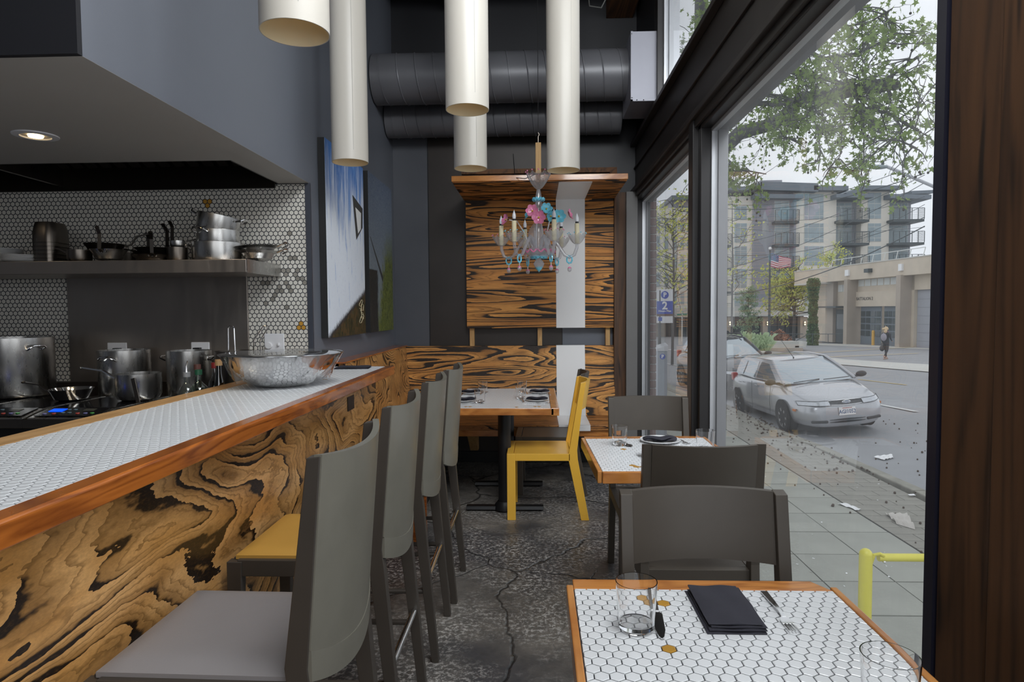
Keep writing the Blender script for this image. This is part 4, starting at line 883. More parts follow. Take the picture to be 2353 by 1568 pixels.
obj('twisted_ring', B().tube([(.038 * math.cos(a), .038 * math.sin(a), .448 + .006 * math.sin(a * 9)) for a in [i * PI / 24 for i in range(48)]], .010, 6, closed=True), K['blueg'], ch)
obj('stem', B().lathe([(.020, .44), (.03, .40), (.022, .36), (.018, .30), (.034, .22), (.036, .18), (.020, .12), (.020, .08), (.06, .06), (.075, .03)], 24), K['cryst'], ch)
obj('dish', B().grid(ruffle(.03, .13, .025, .085, 10, .03), 48, 5), K['cryst'], ch, 60)
obj('twisted_ring', B().tube([(.118 * math.cos(a), .118 * math.sin(a), .068 + .010 * math.sin(a * 14)) for a in [i * PI / 48 for i in range(96)]], .006, 6, closed=True), K['pinkg'], ch, label='pink twisted glass rope')
obj('twisted_ring', B().tube([(.055 * math.cos(a), .055 * math.sin(a), .028 + .006 * math.sin(a * 12)) for a in [i * PI / 36 for i in range(72)]], .008, 6, closed=True), K['blueg'], ch, label='turquoise twisted glass rope')
obj('finial', B().lathe([(.012, .02), (.028, -.0), (.040, -.02), (.030, -.045), (.012, -.062), (0, -.075)], 20), K['cryst'], ch)
obj('finial_tip', B().lathe([(.031, -.040), (.020, -.060), (.008, -.072), (0, -.084)], 16), K['blueg'], ch)
for k in range(6):
    a = math.radians(-8 + 60 * k); d = V((math.cos(a), math.sin(a), 0))
    path = [d * r + V((0, 0, z)) for r, z in ((.03, .07), (.07, .16), (.10, .175), (.14, .12), (.19, .04), (.225, .022), (.26, .04), (.278, .09), (.28, .125))]
    arm = obj('glass_arm', B().tube(path, .0115, 10), K['cryst'], ch, 60); c = d * .28
    obj('drip_cup', B().grid(ruffle(.020, .062, .118, .185, 9, .10), 45, 6).xf(MX.Translation(c)), K['cryst'], arm, 60)
    bd_ = B()
    for q in range(9): aa = q * 2 * PI / 9 + .17; bd_.sph(c + V((.069 * math.cos(aa), .069 * math.sin(aa), .195)), .0045, n=7, m=4)
    obj('bead', bd_, K['pinkg' if k % 2 else 'blueg'], arm)['kind'] = 'stuff'
    obj('candle', B().lathe([(.0165, .12), (.0165, .265), (.0, .266)], 16, c), K['candle'], arm)
    obj('socket', B().lathe([(.012, .264), (.0125, .278), (0, .278)], 12, c), K['black'], arm)
    obj('bulb', B().lathe([(.009, .276), (.0135, .292), (.012, .308), (.005, .328), (0, .343)], 14, c), K['bulb'], arm)
    rc = d * .225 + V((0, 0, .0))
    sd = V((-d.y, d.x, 0)); ring = [rc + d * (.022 * math.cos(x)) * .9 + V((0, 0, .006 + .026 * math.sin(x) + .003 * math.sin(8 * x))) for x in [i * PI / 16 for i in range(32)]]
    obj('glass_ring', B().tube(ring, .0055, 6, closed=True), K['blueg'], arm)
    obj('drop', B().tube([rc + V((0, 0, -.02)), rc + V((0, 0, -.045))], .0035, 6).sph(rc + V((0, 0, -.065)), .015, 1, 1, 1.25), K['cryst'], arm)
    obj('drop_cap', B().lathe([(.015, -.058), (.009, -.048), (0, -.044)], 12, rc), K['pinkg'], arm)
def flower(c, nrm, mk, r, label):
    nrm = V(nrm).normalized(); q = nrm.to_track_quat('Z', 'Y').to_matrix().to_4x4(); b_ = B()
    for k in range(6):
        a0 = k * PI / 3
        def f(u, v):
            a = a0 + (u - .5) * PI / 3 * 1.25; rr_ = r * (.12 + .88 * v) * (1 - .28 * (2 * u - 1) ** 2 * v)
            return (rr_ * math.cos(a), rr_ * math.sin(a), r * (.35 * v ** 2 + .10 * math.cos((2 * u - 1) * 3) * v))
        b_.grid(f, 5, 4)
    b_.xf(MX.Translation(c) @ q); fl = obj('glass_flower', b_, K[mk], ch, 60, label=label)
    obj('flower_centre', B().sph((0, 0, r * .12), r * .16).xf(MX.Translation(c) @ q), plain('yellow_glass', (.6, .4, .05), .2), fl)
for c, nrm, mk, r in (((-.045, -.06, .355), (-.2, -1, .2), 'pinkg', .048), ((.0, -.085, .305), (0, -1, 0), 'pinkg', .052), ((.055, -.05, .37), (.3, -1, .3), 'blueg', .045), ((.085, -.04, .32), (.5, -.8, -.1), 'blueg', .045), ((.145, -.06, .315), (.2, -1, .0), 'blueg', .05), ((-.075, .02, .345), (-1, -.3, .2), 'blueg', .04), ((-.235, -.02, .30), (-.9, -.5, .3), 'pinkg', .045), ((.22, .02, .34), (.9, -.3, .3), 'pinkg', .043)):
    flower(V(c), nrm, mk, r, 'pink glass flower' if mk == 'pinkg' else 'turquoise glass flower')
for pts in ([(-.06, 0, .06), (-.10, -.02, .20), (-.16, -.02, .29), (-.215, -.02, .30)], [(.04, -.02, .06), (.06, -.04, .2), (.08, -.05, .29)], [(.05, -.02, .06), (.09, -.04, .2), (.13, -.05, .29)], [(.05, .02, .06), (.12, .02, .25), (.2, .02, .335)], [(-.02, -.04, .06), (-.015, -.07, .28)]):
    obj('flower_stem', B().tube(pts, .005, 6), K['cryst'], ch)
def leaf_(u, v):
    return (-.03 - .028 * math.sin(v * PI) * (u - .5) * 2 - .02 * math.sin(v * PI), -.03 + .01 * (2 * u - 1) ** 2, .10 + .18 * v)
obj('glass_leaf', B().grid(leaf_, 4, 8), K['cryst'], ch, 60)
# ================================================================ the street outside
SW = -.97
K['concrete'] = plain('sidewalk_concrete', (.33, .335, .295), .85, var=.16, nscale=1.3, bumpy=.25, bscale=60)
K['paver'] = plain('brick_paver', (.27, .26, .225), .85, var=.18, nscale=3, vr=.25, bumpy=.2, bscale=60)
K['asphalt'] = plain('grey_asphalt', (.30, .305, .315), .85, var=.10, nscale=1.5, bumpy=.3, bscale=50)
K['apron'] = plain('pale_concrete_apron', (.56, .55, .51), .85, var=.08, nscale=.5)
K['paint_w'] = plain('white_road_paint', (.62, .62, .60), .7); K['paint_y'] = plain('yellow_road_paint', (.62, .45, .14), .7)
K['curb'] = plain('curb_concrete', (.27, .26, .22), .85, var=.3, nscale=4)
K['fconc'] = plain('fire_station_concrete', (.58, .50, .40), .8, var=.12, nscale=.8)
K['fconc_d'] = plain('fire_station_pier', (.42, .36, .30), .8, var=.12, nscale=.8)
K['beige'] = plain('beige_cladding', (.80, .75, .66), .75, var=.03, nscale=.3)
K['gmetal'] = plain('grey_corrugated_cladding', (.36, .37, .41), .6, var=.03)
K['dmetal'] = plain('dark_roof_metal', (.16, .19, .22), .6)
K['dkgreen'] = plain('balcony_metal', (.05, .065, .07), .5)
K['wglass'] = plain('reflective_window_glass', (.34, .42, .45), .12, var=.25, nscale=.5, vr=.45)
K['wframe'] = plain('white_window_frame', (.62, .64, .62), .5)
K['dark_glass'] = plain('shop_glass', (.05, .065, .07), .1, var=.3, nscale=.5)
K['bark'] = plain('plane_tree_bark', (.10, .10, .10), .85, var=.3, nscale=8)
K['leaf'] = leafmat('plane_tree_leaf', (.24, .33, .10))
K['leaf_y'] = leafmat('spring_yellow_leaf', (.66, .68, .16), .25)
K['leaf_d'] = leafmat('ivy_leaf', (.14, .24, .09), .5)
K['leaf_g'] = leafmat('grey_green_leaf', (.30, .42, .26)); K['brick'] = plain('red_brown_brick', (.20, .13, .12), .8, var=.25, nscale=9, vr=.4)
K['mortar'] = plain('mortar', (.38, .37, .36), .9)
K['ypost'] = plain('yellow_post_paint', (.68, .62, .09), .4, var=.06)
K['sidewalk_base'] = K['grout']
# sidewalk slabs, seen one by one
swb = struct('sidewalk', B().box(1.14, 3.72, -1, 17, SW - .2, SW - .012), K['sidewalk_base'])
me_s = B().box(-.302, .302, -.302, .302, -.012, 0).mesh('paving_slab', K['concrete'], 0)
for j in range(21):
    for i in range(4):
        o = obj('paving_slab', me_s, None, swb, loc=(1.55 + .615 * i + .0, 2.1 + .62 * j, SW + .0006 * ((i * 7 + j * 3) % 5)))
        o.modifiers.clear()
struct('sidewalk_near', B().box(1.14, 4.7, -1, 1.78, SW - .012, SW), K['concrete'])
struct('sidewalk_far', B().box(1.1, 4.25, 15, 60, SW - .2, SW - .01), K['concrete'])
# brick pavers beside the curb
pv = struct('paver_strip', B().box(3.72, 4.72, -1, 16.2, SW - .2, SW - .010), K['grout'])
me_p = B().box(-.196, .196, -.096, .096, -.01, 0).mesh('paver', K['paver'], 0); nb = 0; rest = B()
me_h = B().box(-.096, .096, -.096, .096, -.01, 0).mesh('paver', K['paver'], 0)
for j in range(62):
    for x, hw in (((3.92, .196), (4.32, .196), (4.62, .096)) if j % 2 else ((3.82, .096), (4.12, .196), (4.52, .196))):
        y = 4.2 + .2 * j
        if j < 40: obj('paver', me_p if hw > .1 else me_h, None, pv, loc=(x, y, SW))
        else: rest.box(x - hw, x + hw, y - .096, y + .096, SW - .01, SW)
o = obj('paver_field', rest, K['paver'], pv, 0); o['kind'] = 'stuff'
cb = B(); pts = [(4.95, 2.5), (4.93, 8.3), (4.82, 11), (4.45, 14.3), (3.9, 19), (3.2, 26)]
curb = struct('curb', B(), K['curb'])
for (xa, ya), (xb, yb_) in zip(pts, pts[1:]):
    n_ = max(1, int((yb_ - ya) / 1.6))
    for k in range(n_):
        p_ = V((xa, ya, SW - .05)).lerp(V((xb, yb_, SW - .05)), k / n_); q_ = V((xa, ya, SW - .05)).lerp(V((xb, yb_, SW - .05)), (k + .985) / n_)
        obj('curb_stone', B().bar(p_, q_, .17, .13), K['curb'], curb, 0, bevel=.015)
def gz(X, Y):      # the road: gutter, crown, then falling away across the street
    g = -1.10 + .24 * min(1, max(0, (X - 4.9) / 3.6)); far = [(0, -1.0), (13, -1.0), (33, -1.27), (52, -1.6), (80, -2.3), (140, -3.5)]
    for (a, za), (b_, zb) in zip(far, far[1:]):
        if Y <= b_: f_ = za + (zb - za) * (Y - a) / (b_ - a); break
    else: f_ = -3.5
    k = min(1, max(0, (X - 7) / 6)) if Y < 20 else 1
    k = max(k, min(1, max(0, (Y - 17) / 8))); return g * (1 - k) + f_ * k
struct('road', B().grid(lambda u, v: (lambda X, Y: (X, Y, gz(X, Y)))(2.5 + 117.5 * u ** 1.7, -4 + 144 * v ** 1.6), 60, 60), K['asphalt'], smooth=60)
def strip(name, mt, pix, wd, zz=.012, label=None, cat='road marking'):
    P_ = []
    for px, py in pix:
        z = -1.0
        for _ in range(6): q = atz(px, py, z); z = gz(q.x, q.y) + zz
        P_.append(atz(px, py, z))
    d = P_[-1] - P_[0]; s_ = V((-d.y, d.x, 0)).normalized() * wd / 2
    b_ = B()
    for a, c in zip(P_, P_[1:]): b_.quad(a - s_, c - s_, c + s_, a + s_)
    o = struct(name, b_, mt, label=label); return o
strip('road_marking', K['paint_y'], [(1971, 872), (2083, 885)], .10); strip('road_marking', K['paint_w'], [(2022, 930), (2106, 946)], .14)
strip('road_marking', K['paint_w'], [(1526, 835), (1640, 855)], .14); strip('road_marking', K['paint_w'], [(1535, 803), (1556, 806)], .4); strip('road_marking', K['paint_w'], [(1565, 804), (1590, 808)], .4)
strip('road_marking', K['paint_y'], [(1850, 812), (2110, 797)], .12, .05); strip('road_marking', K['paint_y'], [(1860, 822), (2110, 812)], .12, .05)
def gpt(px, py, off=0):
    z = -1.2
    for _ in range(8): q = atz(px, py, z); z = gz(q.x, q.y) + off
    return atz(px, py, z)
ap = B(); A_ = [gpt(1640, 812, .03), gpt(1760, 826, .03), gpt(1932, 838, .03), gpt(2150, 856, .03), V((34, 22, -1.2)), V((40, 44, -1.35)), V((27.5, 44.2, gz(27.5, 44.2) + .03)), V((26.4, 54, gz(26.4, 54) + .03)), V((19, 60, gz(19, 60) + .03))]
ap.add(A_, [tuple(range(len(A_)))]); struct('pavement_apron', ap, K['apron'])
# ------------------------------------------------ cars
K['silver'] = plain('silver_car_paint', (.42, .43, .45), .25, .45, var=.03, coat=.8)
K['darkpaint'] = plain('dark_car_paint', (.035, .04, .05), .25, .2, coat=.8)
K['cglass'] = plain('car_glass', (.42, .47, .50), .06, .75, var=.03); K['rubber'] = plain('tyre_rubber', (.018, .018, .02), .8); K['rim'] = plain('wheel_rim', (.42, .42, .42), .35, .5)
K['lamp'] = plain('headlamp_glass', (.50, .52, .55), .1, .3, var=.15, nscale=30); K['amber'] = plain('amber_lens', (.55, .18, .05), .2); K['redl'] = plain('red_lens', (.45, .03, .03), .2); K['bplast'] = plain('black_plastic', (.03, .032, .035), .5)
def textmesh(s, size, ex=.002, bold=0):
    c = bpy.data.curves.new('t', 'FONT'); c.body = s; c.size = size; c.extrude = ex; c.offset = bold; c.align_x = 'CENTER'; c.align_y = 'CENTER'; c.resolution_u = 2
    o = bpy.data.objects.new('t', c); C.objects.link(o); dg = bpy.context.evaluated_depsgraph_get(); me = bpy.data.meshes.new_from_object(o.evaluated_get(dg)); bpy.data.objects.remove(o); return me
def text(s, size, mt, parent, loc, rot, label=None, name='lettering', bold=0, sc_=(1, 1, 1)):
    me = textmesh(s, size, .002, bold); me.materials.clear(); me.materials.append(mt)
    o = obj(name, me, None, parent, loc=loc, rot=rot, label=label or 'lettering %s' % s); o.scale = sc_; return o
def car(label, paint, mat, kz=1.0, plate=None, rack=False):
    """x forward from the front axle, y to the car's left, z up from the ground"""
    cr_ = bpy.data.objects.new('car', None); C.objects.link(cr_); tag(cr_, label, 'car'); cr_.matrix_world = mat; pk = K[paint]
    S = [(.88, .60, .30, .42, .53, .50, .42, .44, .22), (.82, .69, .46, .60, .60, .64, .42, .58, .20), (.68, .745, .54, .74, .655, .79, .44, .74, .20), (.35, .85, .60, .79, .75, .845, .50, .80, .20), (-.10, .955, .66, .81, .87, .85, .52, .81, .20),
         (-.6, .965, .70, .815, .91, .855, .52, .81, .20), (-1.6, .97, .70, .815, .92, .855, .52, .81, .20), (-2.5, .985, .69, .81, .93, .855, .52, .81, .20), (-3.05, .99, .64, .77, .90, .83, .52, .78, .22), (-3.32, .95, .56, .70, .84, .76, .50, .70, .25), (-3.40, .85, .48, .58, .72, .64, .48, .58, .32)]
    vs = []; n = 9
    for f_, zt, wt, ws, zs, wm, zm, wb, zb in S:
        h_ = [(wb * .6, zb - .02), (wb, zb), (wm, zm), (ws, zs), (wt, zt - .015)]
        vs += [(f_, y, z * kz) for y, z in h_] + [(f_, 0, (zt + .01) * kz)] + [(f_, -y, z * kz) for y, z in reversed(h_)]
    n = 11; fs = [tuple(range(n)), tuple((len(S) - 1) * n + k for k in range(n - 1, -1, -1))]
    for i in range(len(S) - 1):
        for k in range(n): fs.append((i * n + k, (i + 1) * n + k, (i + 1) * n + (k + 1) % n, i * n + (k + 1) % n))
    b_ = B().add(vs, fs); o = obj('car_body', b_, pk, cr_, 60); md = o.modifiers.new('sub', 'SUBSURF'); md.levels = 2; md.render_levels = 2
    def Z(p): return V((p[0], p[1], p[2] * kz))
    rA, rB, rC = (-.98, .53, 1.375), (-1.75, .56, 1.43), (-2.85, .50, 1.375); bA, bB, bC = (-.08, .70, .955), (-1.7, .735, .965), (-3.12, .60, .985)
    roof = B()
    def RF(u, v):
        xs = [-.95, -1.3, -1.75, -2.3, -2.72, -2.88]; zs = [1.375, 1.415, 1.432, 1.42, 1.39, 1.365]; ws = [.54, .56, .57, .56, .53, .51]
        q = v * 5; i = min(4, int(q)); r = q - i; x = xs[i] * (1 - r) + xs[i + 1] * r; z = zs[i] * (1 - r) + zs[i + 1] * r; wd = ws[i] * (1 - r) + ws[i + 1] * r
        y = (2 * u - 1); return (x + .07 * y * y * (1 - v) * -1, y * wd, (z - .035 * abs(y) ** 3) * kz)
    roof.shell(lambda u, v: tuple(V(RF(u, v)) - V((0, 0, .03))), RF, 10, 10); obj('roof', roof, pk, cr_, 50)
    def WS(u, v): y = 2 * u - 1; return (-.06 - .94 * v - .10 * y * y * (1 - .5 * v), y * (.70 - .17 * v), (.955 + .415 * v + .02 * math.sin(v * PI)) * kz)
    obj('windshield', B().shell(lambda u, v: tuple(V(WS(u, v)) - V((0, 0, .02))), WS, 10, 6), K['cglass'], cr_, 60)
    def RW(u, v): y = 2 * u - 1; return (-3.14 + .28 * v + .08 * y * y, y * (.60 - .10 * v), (.985 + .38 * v) * kz)
    obj('rear_window', B().shell(lambda u, v: tuple(V(RW(u, v)) - V((-.02, 0, 0))), RW, 8, 4), K['cglass'], cr_, 60)
    for s_ in (-1, 1):
        def Y(x, z):   # side of the greenhouse
            k = (z - .95) / .44; return s_ * ((.735 - .09 * max(0, -x - 2.4)) * (1 - k) + .575 * k)
        def side(pl, nm, mt, off=0.0, lab=None):
            p_ = [V((x, Y(x, z) + s_ * off, z * kz)) for x, z in pl]; q_ = [p - V((0, s_ * .02, 0)) for p in p_]; n_ = len(pl)
            obj(nm, B().add(p_ + q_, [tuple(range(n_)), tuple(range(2 * n_ - 1, n_ - 1, -1))] + [(i, (i + 1) % n_, n_ + (i + 1) % n_, n_ + i) for i in range(n_)]), mt, cr_, 0, label=lab)
        side([(-.16, .955), (-1.00, 1.375), (-1.75, 1.415), (-2.5, 1.395), (-2.86, 1.33), (-3.05, 1.08), (-3.1, .985), (-1.7, .955)], 'window_surround', pk)
        side([(-.48, .985), (-1.08, 1.31), (-1.56, 1.335), (-1.60, .985)], 'side_window', K['cglass'], .006)
        side([(-1.68, .985), (-1.65, 1.335), (-2.28, 1.32), (-2.42, 1.0)], 'side_window', K['cglass'], .006)
        side([(-2.50, 1.0), (-2.36, 1.31), (-2.62, 1.27), (-2.92, 1.05)], 'side_window', K['cglass'], .006)
        obj('pillar', B().tube([V((-.12, s_ * .715, .955 * kz)), V((-.55, s_ * .645, 1.175 * kz)), V((-.98, s_ * .565, 1.375 * kz))], .028, 8), pk, cr_, 50)
        obj('roof_rail_line', B().tube([V((-.98, s_ * .57, 1.38 * kz)), V((-1.75, s_ * .58, 1.415 * kz)), V((-2.5, s_ * .565, 1.40 * kz)), V((-2.88, s_ * .52, 1.34 * kz)), V((-3.12, s_ * .62, .99 * kz))], .018, 8), pk, cr_, 50)
        mr = obj('side_mirror', B().sph((-.28, s_ * .93, 1.0 * kz), .1, .6, 1.1, .62, 14, 8).bar((-.30, s_ * .74, .96 * kz), (-.28, s_ * .88, .97 * kz), .05, .04), K['bplast'], cr_, 50)
        hl_ = B()
        def HL(u, v, d=0):
            y = .30 + .47 * u; x = .885 - .02 * u - .58 * max(0, u - .25) ** 2.0 - .085 * v + d; z = .60 + .02 * u + (.085 - .015 * u) * v; return (x, s_ * y, z * kz)
        hl_.shell(lambda u, v: HL(u, v, -.05), lambda u, v: HL(u, v, .022), 8, 4); hp_ = obj('headlight', hl_, K['lamp'], cr_, 60); obj('lamp_outline', B().tube([HL(i / 6, 0, .022) for i in range(7)] + [HL(1 - i / 6, 1, .022) for i in range(7)], .006, 5, closed=True), K['bplast'], hp_)
        obj('side_marker', B().box(.44, .54, s_ * .815 - .015, s_ * .815 + .015, .50 * kz, .54 * kz), K['amber'], cr_, 0)
        obj('bumper_line', B().tube([(.52, s_ * .80, .50 * kz), (.76, s_ * .60, .50 * kz), (.86, s_ * .34, .495 * kz)], .012, 6), K['bplast'] if paint != 'silver' else pk, cr_)
        obj('fog_recess', B().bar((.86, s_ * .36, .30 * kz), (.79, s_ * .64, .31 * kz), .05, .085, (0, 0, 1)), K['bplast'], cr_, 0, bevel=.015)
        obj('tail_light', B().box(-3.34, -3.2, s_ * .66 - .07, s_ * .66 + .07, .78 * kz, .98 * kz), K['redl'], cr_, 0, bevel=.03)
        obj('door_line', B().tube([(-.62, s_ * .858, .32 * kz), (-.60, s_ * .858, .6 * kz), (-.56, s_ * .822, .9 * kz)], .004, 4).tube([(-1.62, s_ * .862, .30 * kz), (-1.62, s_ * .862, .6 * kz), (-1.64, s_ * .822, .92 * kz)], .004, 4), K['bplast'], cr_)
        for hx in (-1.35, -2.35): obj('door_handle', B().box(hx - .08, hx + .08, s_ * .848 - .012, s_ * .848 + .012, .83 * kz, .855 * kz), pk, cr_, 0, bevel=.008)
        for fx in (0, -2.615):
            obj('wheel_arch', B().lathe([(0, 0), (.345, 0), (.345, .012), (0, .012)], 32, (fx, s_ * (.850 if s_ < 0 else .838), .335), MX.Rotation(PI / 2, 4, 'X')), K['rubber'], cr_)
            wh = bpy.data.objects.new('wheel', None); C.objects.link(wh); wh.parent = cr_; wh.location = (fx, s_ * .765, .31)
            rot_ = MX.Rotation(-s_ * PI / 2, 4, 'X')
            obj('tyre', B().lathe([(.19, -.09), (.29, -.10), (.31, -.07), (.31, .07), (.29, .10), (.20, .105), (.19, .08)], 36, (0, 0, 0), rot_), K['rubber'], wh, 50)
            rb = B().lathe([(0, .075), (.05, .085), (.06, .06), (.17, .045), (.195, .10), (.20, .10), (.20, .0)], 32, (0, 0, 0), rot_)
            for k in range(7):
                a = k * 2 * PI / 7; rb.bar(rot_ @ V((.04 * math.cos(a), .04 * math.sin(a), .085)), rot_ @ V((.185 * math.cos(a), .185 * math.sin(a), .095)), .045, .012, rot_ @ V((-math.sin(a), math.cos(a), 0)))
            obj('wheel_cover', rb, K['rim'], wh, 40)
    def GR(y0, y1, z0, z1, d, bow_=.06): return lambda u, v: ((.892 - bow_ * (2 * u - 1) ** 2 * .5 - .055 * v + d), y0 + (y1 - y0) * u, (z0 + (z1 - z0) * v - .02 * (2 * u - 1) ** 2 * (1 if v > .5 else -1) * .6) * kz)
    obj('grille', B().shell(GR(-.30, .30, .60, .685, -.03), GR(-.30, .30, .60, .685, .012), 10, 2), K['bplast'], cr_, 50)
    ch_ = B(); ch_.tube([GR(-.31, .31, .595, .69, .016)(u, v) for u, v in [(i / 8, 0) for i in range(9)] + [(1 - i / 8, 1) for i in range(9)]], .009, 6, closed=True); obj('grille_surround', ch_, K['chrome'], cr_)
    g2 = B()
    for zz in (.27, .315): g2.shell(GR(-.33, .33, zz, zz + .032, .0, .05), GR(-.33, .33, zz, zz + .032, .03, .05), 8, 1)
    obj('lower_grille', g2, K['bplast'], cr_, 50)
    obj('wiper', B().tube([(-.05, -.55, .975 * kz), (-.12, .0, .995 * kz)], .008, 5).tube([(-.05, .05, .985 * kz), (-.13, .60, .985 * kz)], .008, 5), K['bplast'], cr_)
    if plate:
        pl_ = obj('licence_plate', B().box(.885, .893, -.155, .155, .40, .555), K['whitep'], cr_, 0, bevel=.006)
        R_ = (PI / 2, 0, PI / 2)
        text(plate, .105, plain('plate_blue_letters', (.04, .12, .25), .5), pl_, (.895, 0, .465), R_, 'blue plate letters', bold=.001, sc_=(.82, 1, 1)); text('WASHINGTON', .026, plain('plate_red_letters', (.5, .05, .05), .5), pl_, (.895, 0, .535), R_, 'small red plate letters')
        bdg = obj('badge', B().lathe([(0, .006), (.075, .004), (.082, 0)], 28, (.882, 0, .648), MX.Rotation(PI / 2, 4, 'Y') @ MX.Diagonal((.45, 1, 1, 1))), K['chrome'], cr_)
        obj('badge_oval', B().lathe([(0, .009), (.068, .007)], 28, (.882, 0, .648), MX.Rotation(PI / 2, 4, 'Y') @ MX.Diagonal((.42, 1, 1, 1))), plain('badge_blue_grey', (.18, .22, .30), .3), bdg)
        text('Ford', .058, K['whitep'], bdg, (.892, 0, .648), R_, 'script lettering on the badge')
        obj('antenna', B().tube([(-1.02, -.10, 1.40), (-1.55, -.22, 1.95)], [.006, .003], 6).sph((-1.02, -.10, 1.40), .018, n=8, m=4), K['bplast'], cr_)
    if rack:
        for s_ in (-1, 1): obj('roof_rack', B().tube([(-1.0, s_ * .50, 1.42 * kz), (-1.1, s_ * .50, 1.47 * kz), (-2.6, s_ * .50, 1.47 * kz), (-2.75, s_ * .50, 1.40 * kz)], .02, 6), K['bplast'], cr_)
        obj('cross_bar', B().box(-1.45, -1.38, -.62, .62, 1.47 * kz, 1.50 * kz).box(-2.4, -2.33, -.62, .62, 1.47 * kz, 1.50 * kz), K['bplast'], cr_, 0)
        obj('ski_carrier', B().tube([(-1.1, .1, 1.53 * kz), (-2.6, .12, 1.53 * kz)], .05, 8), K['bplast'], cr_)
    return cr_
def pose(a, b, c, loc_): return MX.Translation(loc_) @ MX.Rotation(a, 4, 'Z') @ MX.Rotation(b, 4, 'Y') @ MX.Rotation(c, 4, 'X')
car('silver hatchback parked at the curb, front towards the restaurant', 'silver', pose(math.radians(-88.57), math.radians(-1.6), math.radians(5.4), (5.816, 12.905, -1.02)), 1, 'AGI1052')
car('dark wagon with a roof rack parked behind the silver hatchback', 'darkpaint', pose(math.radians(-84), 0, math.radians(2), (5.75, 18.0, -1.03)), 1.13, None, True)
# ------------------------------------------------ things along the sidewalk
yp = thing('handrail', 'yellow tubular handrail post with side arm outside the pane', 'handrail', (2.005, 3.9, SW))
obj('post', B().tube([(0, 0, 0), (0, 0, .862)], .038, 20).sph((0, 0, .862), .038, n=20, m=10), K['ypost'], yp, 50)
obj('side_arm', B().tube([(.075, 0, .845), (1.6, 0, .845)], .024, 14), K['ypost'], yp, 50)
obj('hook', B().tube([(.03, 0, .80), (.045, -.01, .865), (.075, -.02, .875), (.10, -.02, .862)], .010, 8), K['ypost'], yp)
obj('bolt', B().sph((.10, -.02, .825), .010, n=8, m=4), K['chrome'], yp)
brp = thing('brick_pier', 'narrow brick pier just beyond the far pane', 'brick pier', (1.16, 6.2, SW))
obj('mortar_core', B().box(-.105, -.024, -.095, .30, 0, 5.2), K['mortar'], brp, 0)
for k in range(66):
    o = obj('brick', B().box(-.11, .022 if k % 2 else -.01, -.105, -.06, .004 + k * .077, .004 + k * .077 + .066) if 0 else B().box(-.108, -.02, -.106, .05, .004 + k * .077, .070 + k * .077), K['brick'], brp, 0, bevel=.003, seg=1)
sg_ = thing('parking_sign', 'white and blue two-hour parking sign on a post', 'sign', (2.40, 12.0, SW))
K['sblue'] = plain('sign_blue', (.045, .09, .42), .4)
obj('sign_plate', B().box(-.15, .15, -.006, .006, 2.11, 2.74), K['switch'], sg_, 0, bevel=.004)
obj('blue_field', B().box(-.15, .15, -.009, -.006, 2.28, 2.52), K['sblue'], sg_, 0)
obj('brown_strip', B().box(-.15, .15, -.0095, -.006, 2.24, 2.28), plain('sign_brown', (.16, .10, .08), .5), sg_, 0)
obj('blue_disc', B().lathe([(0, .004), (.072, .004), (.072, 0)], 28, (0, -.006, 2.635), MX.Rotation(PI / 2, 4, 'X')), K['sblue'], sg_)
obj('blue_square', B().box(-.12, -.05, -.009, -.006, 2.15, 2.22), K['sblue'], sg_, 0)
R0 = (PI / 2, 0, 0)
text('P', .115, K['whitep'], sg_, (0, -.013, 2.635), R0, bold=.003); text('2', .20, K['whitep'], sg_, (0, -.012, 2.43), R0, bold=.006); text('Hours Max', .052, K['whitep'], sg_, (0, -.012, 2.335), R0, bold=.001)
obj('post', B().tube([(-.09, .02, 0), (-.09, .02, 2.72)], .03, 10), K['bark'], sg_)
pk_ = thing('parking_meter', 'grey parking pay station with a blue P beside the brick pier', 'parking meter', (2.26, 11.6, SW))
obj('cabinet', B().box(-.085, .085, -.12, .12, 0, 1.62), plain('meter_grey', (.30, .33, .37), .4, .2), pk_, 0, bevel=.01)
obj('cap', B().hexa([(-.10, -.13, 1.62), (.10, -.13, 1.62), (.10, .14, 1.62), (-.10, .14, 1.62), (-.10, -.13, 1.66), (.10, -.13, 1.72), (.10, .14, 1.76), (-.10, .14, 1.70)]), K['alu'], pk_, 0)
obj('blue_disc', B().lathe([(0, .004), (.05, .004), (.05, 0)], 24, (0, -.121, 1.52), MX.Rotation(PI / 2, 4, 'X')), K['sblue'], pk_); text('P', .085, K['whitep'], pk_, (0, -.128, 1.52), R0, bold=.003)
def paper(label, pix, z, seed, s=1):
    r_ = random.Random(seed); P_ = [atz(px, py, z) for px, py in pix]; c = sum(P_, V()) / 4
    def S(u, v):
        p = P_[0].lerp(P_[1], u).lerp(P_[3].lerp(P_[2], u), v); return tuple(p - c + V((0, 0, .004 + .02 * abs(math.sin(u * 9 + seed) * math.cos(v * 7 + seed * 2)) * s)))
    o = obj('paper_scrap', B().shell(lambda u, v: tuple(V(S(u, v)) - V((0, 0, .003))), S, 9, 7), K['plate'] if seed != 2 else plain('grubby_paper', (.50, .47, .43), .8), loc=c); tag(o, label, 'litter')
paper('crumpled white paper on the sidewalk slabs', [(1925, 1160), (1942, 1158), (1978, 1172), (1972, 1176)], SW + .003, 1)
paper('grey-brown rag of paper on the sidewalk by the timber column', [(2034, 1183), (2084, 1184), (2103, 1218), (2060, 1205)], SW + .003, 2, 2)
paper('white torn paper lying on the road near the curb', [(2008, 1051), (2050, 1046), (2053, 1054), (2032, 1058)], -1.04, 3)
paper('white scrap of paper on the curb by the timber column', [(2086, 1137), (2100, 1136), (2104, 1140), (2090, 1140)], SW + .02, 4, .3)
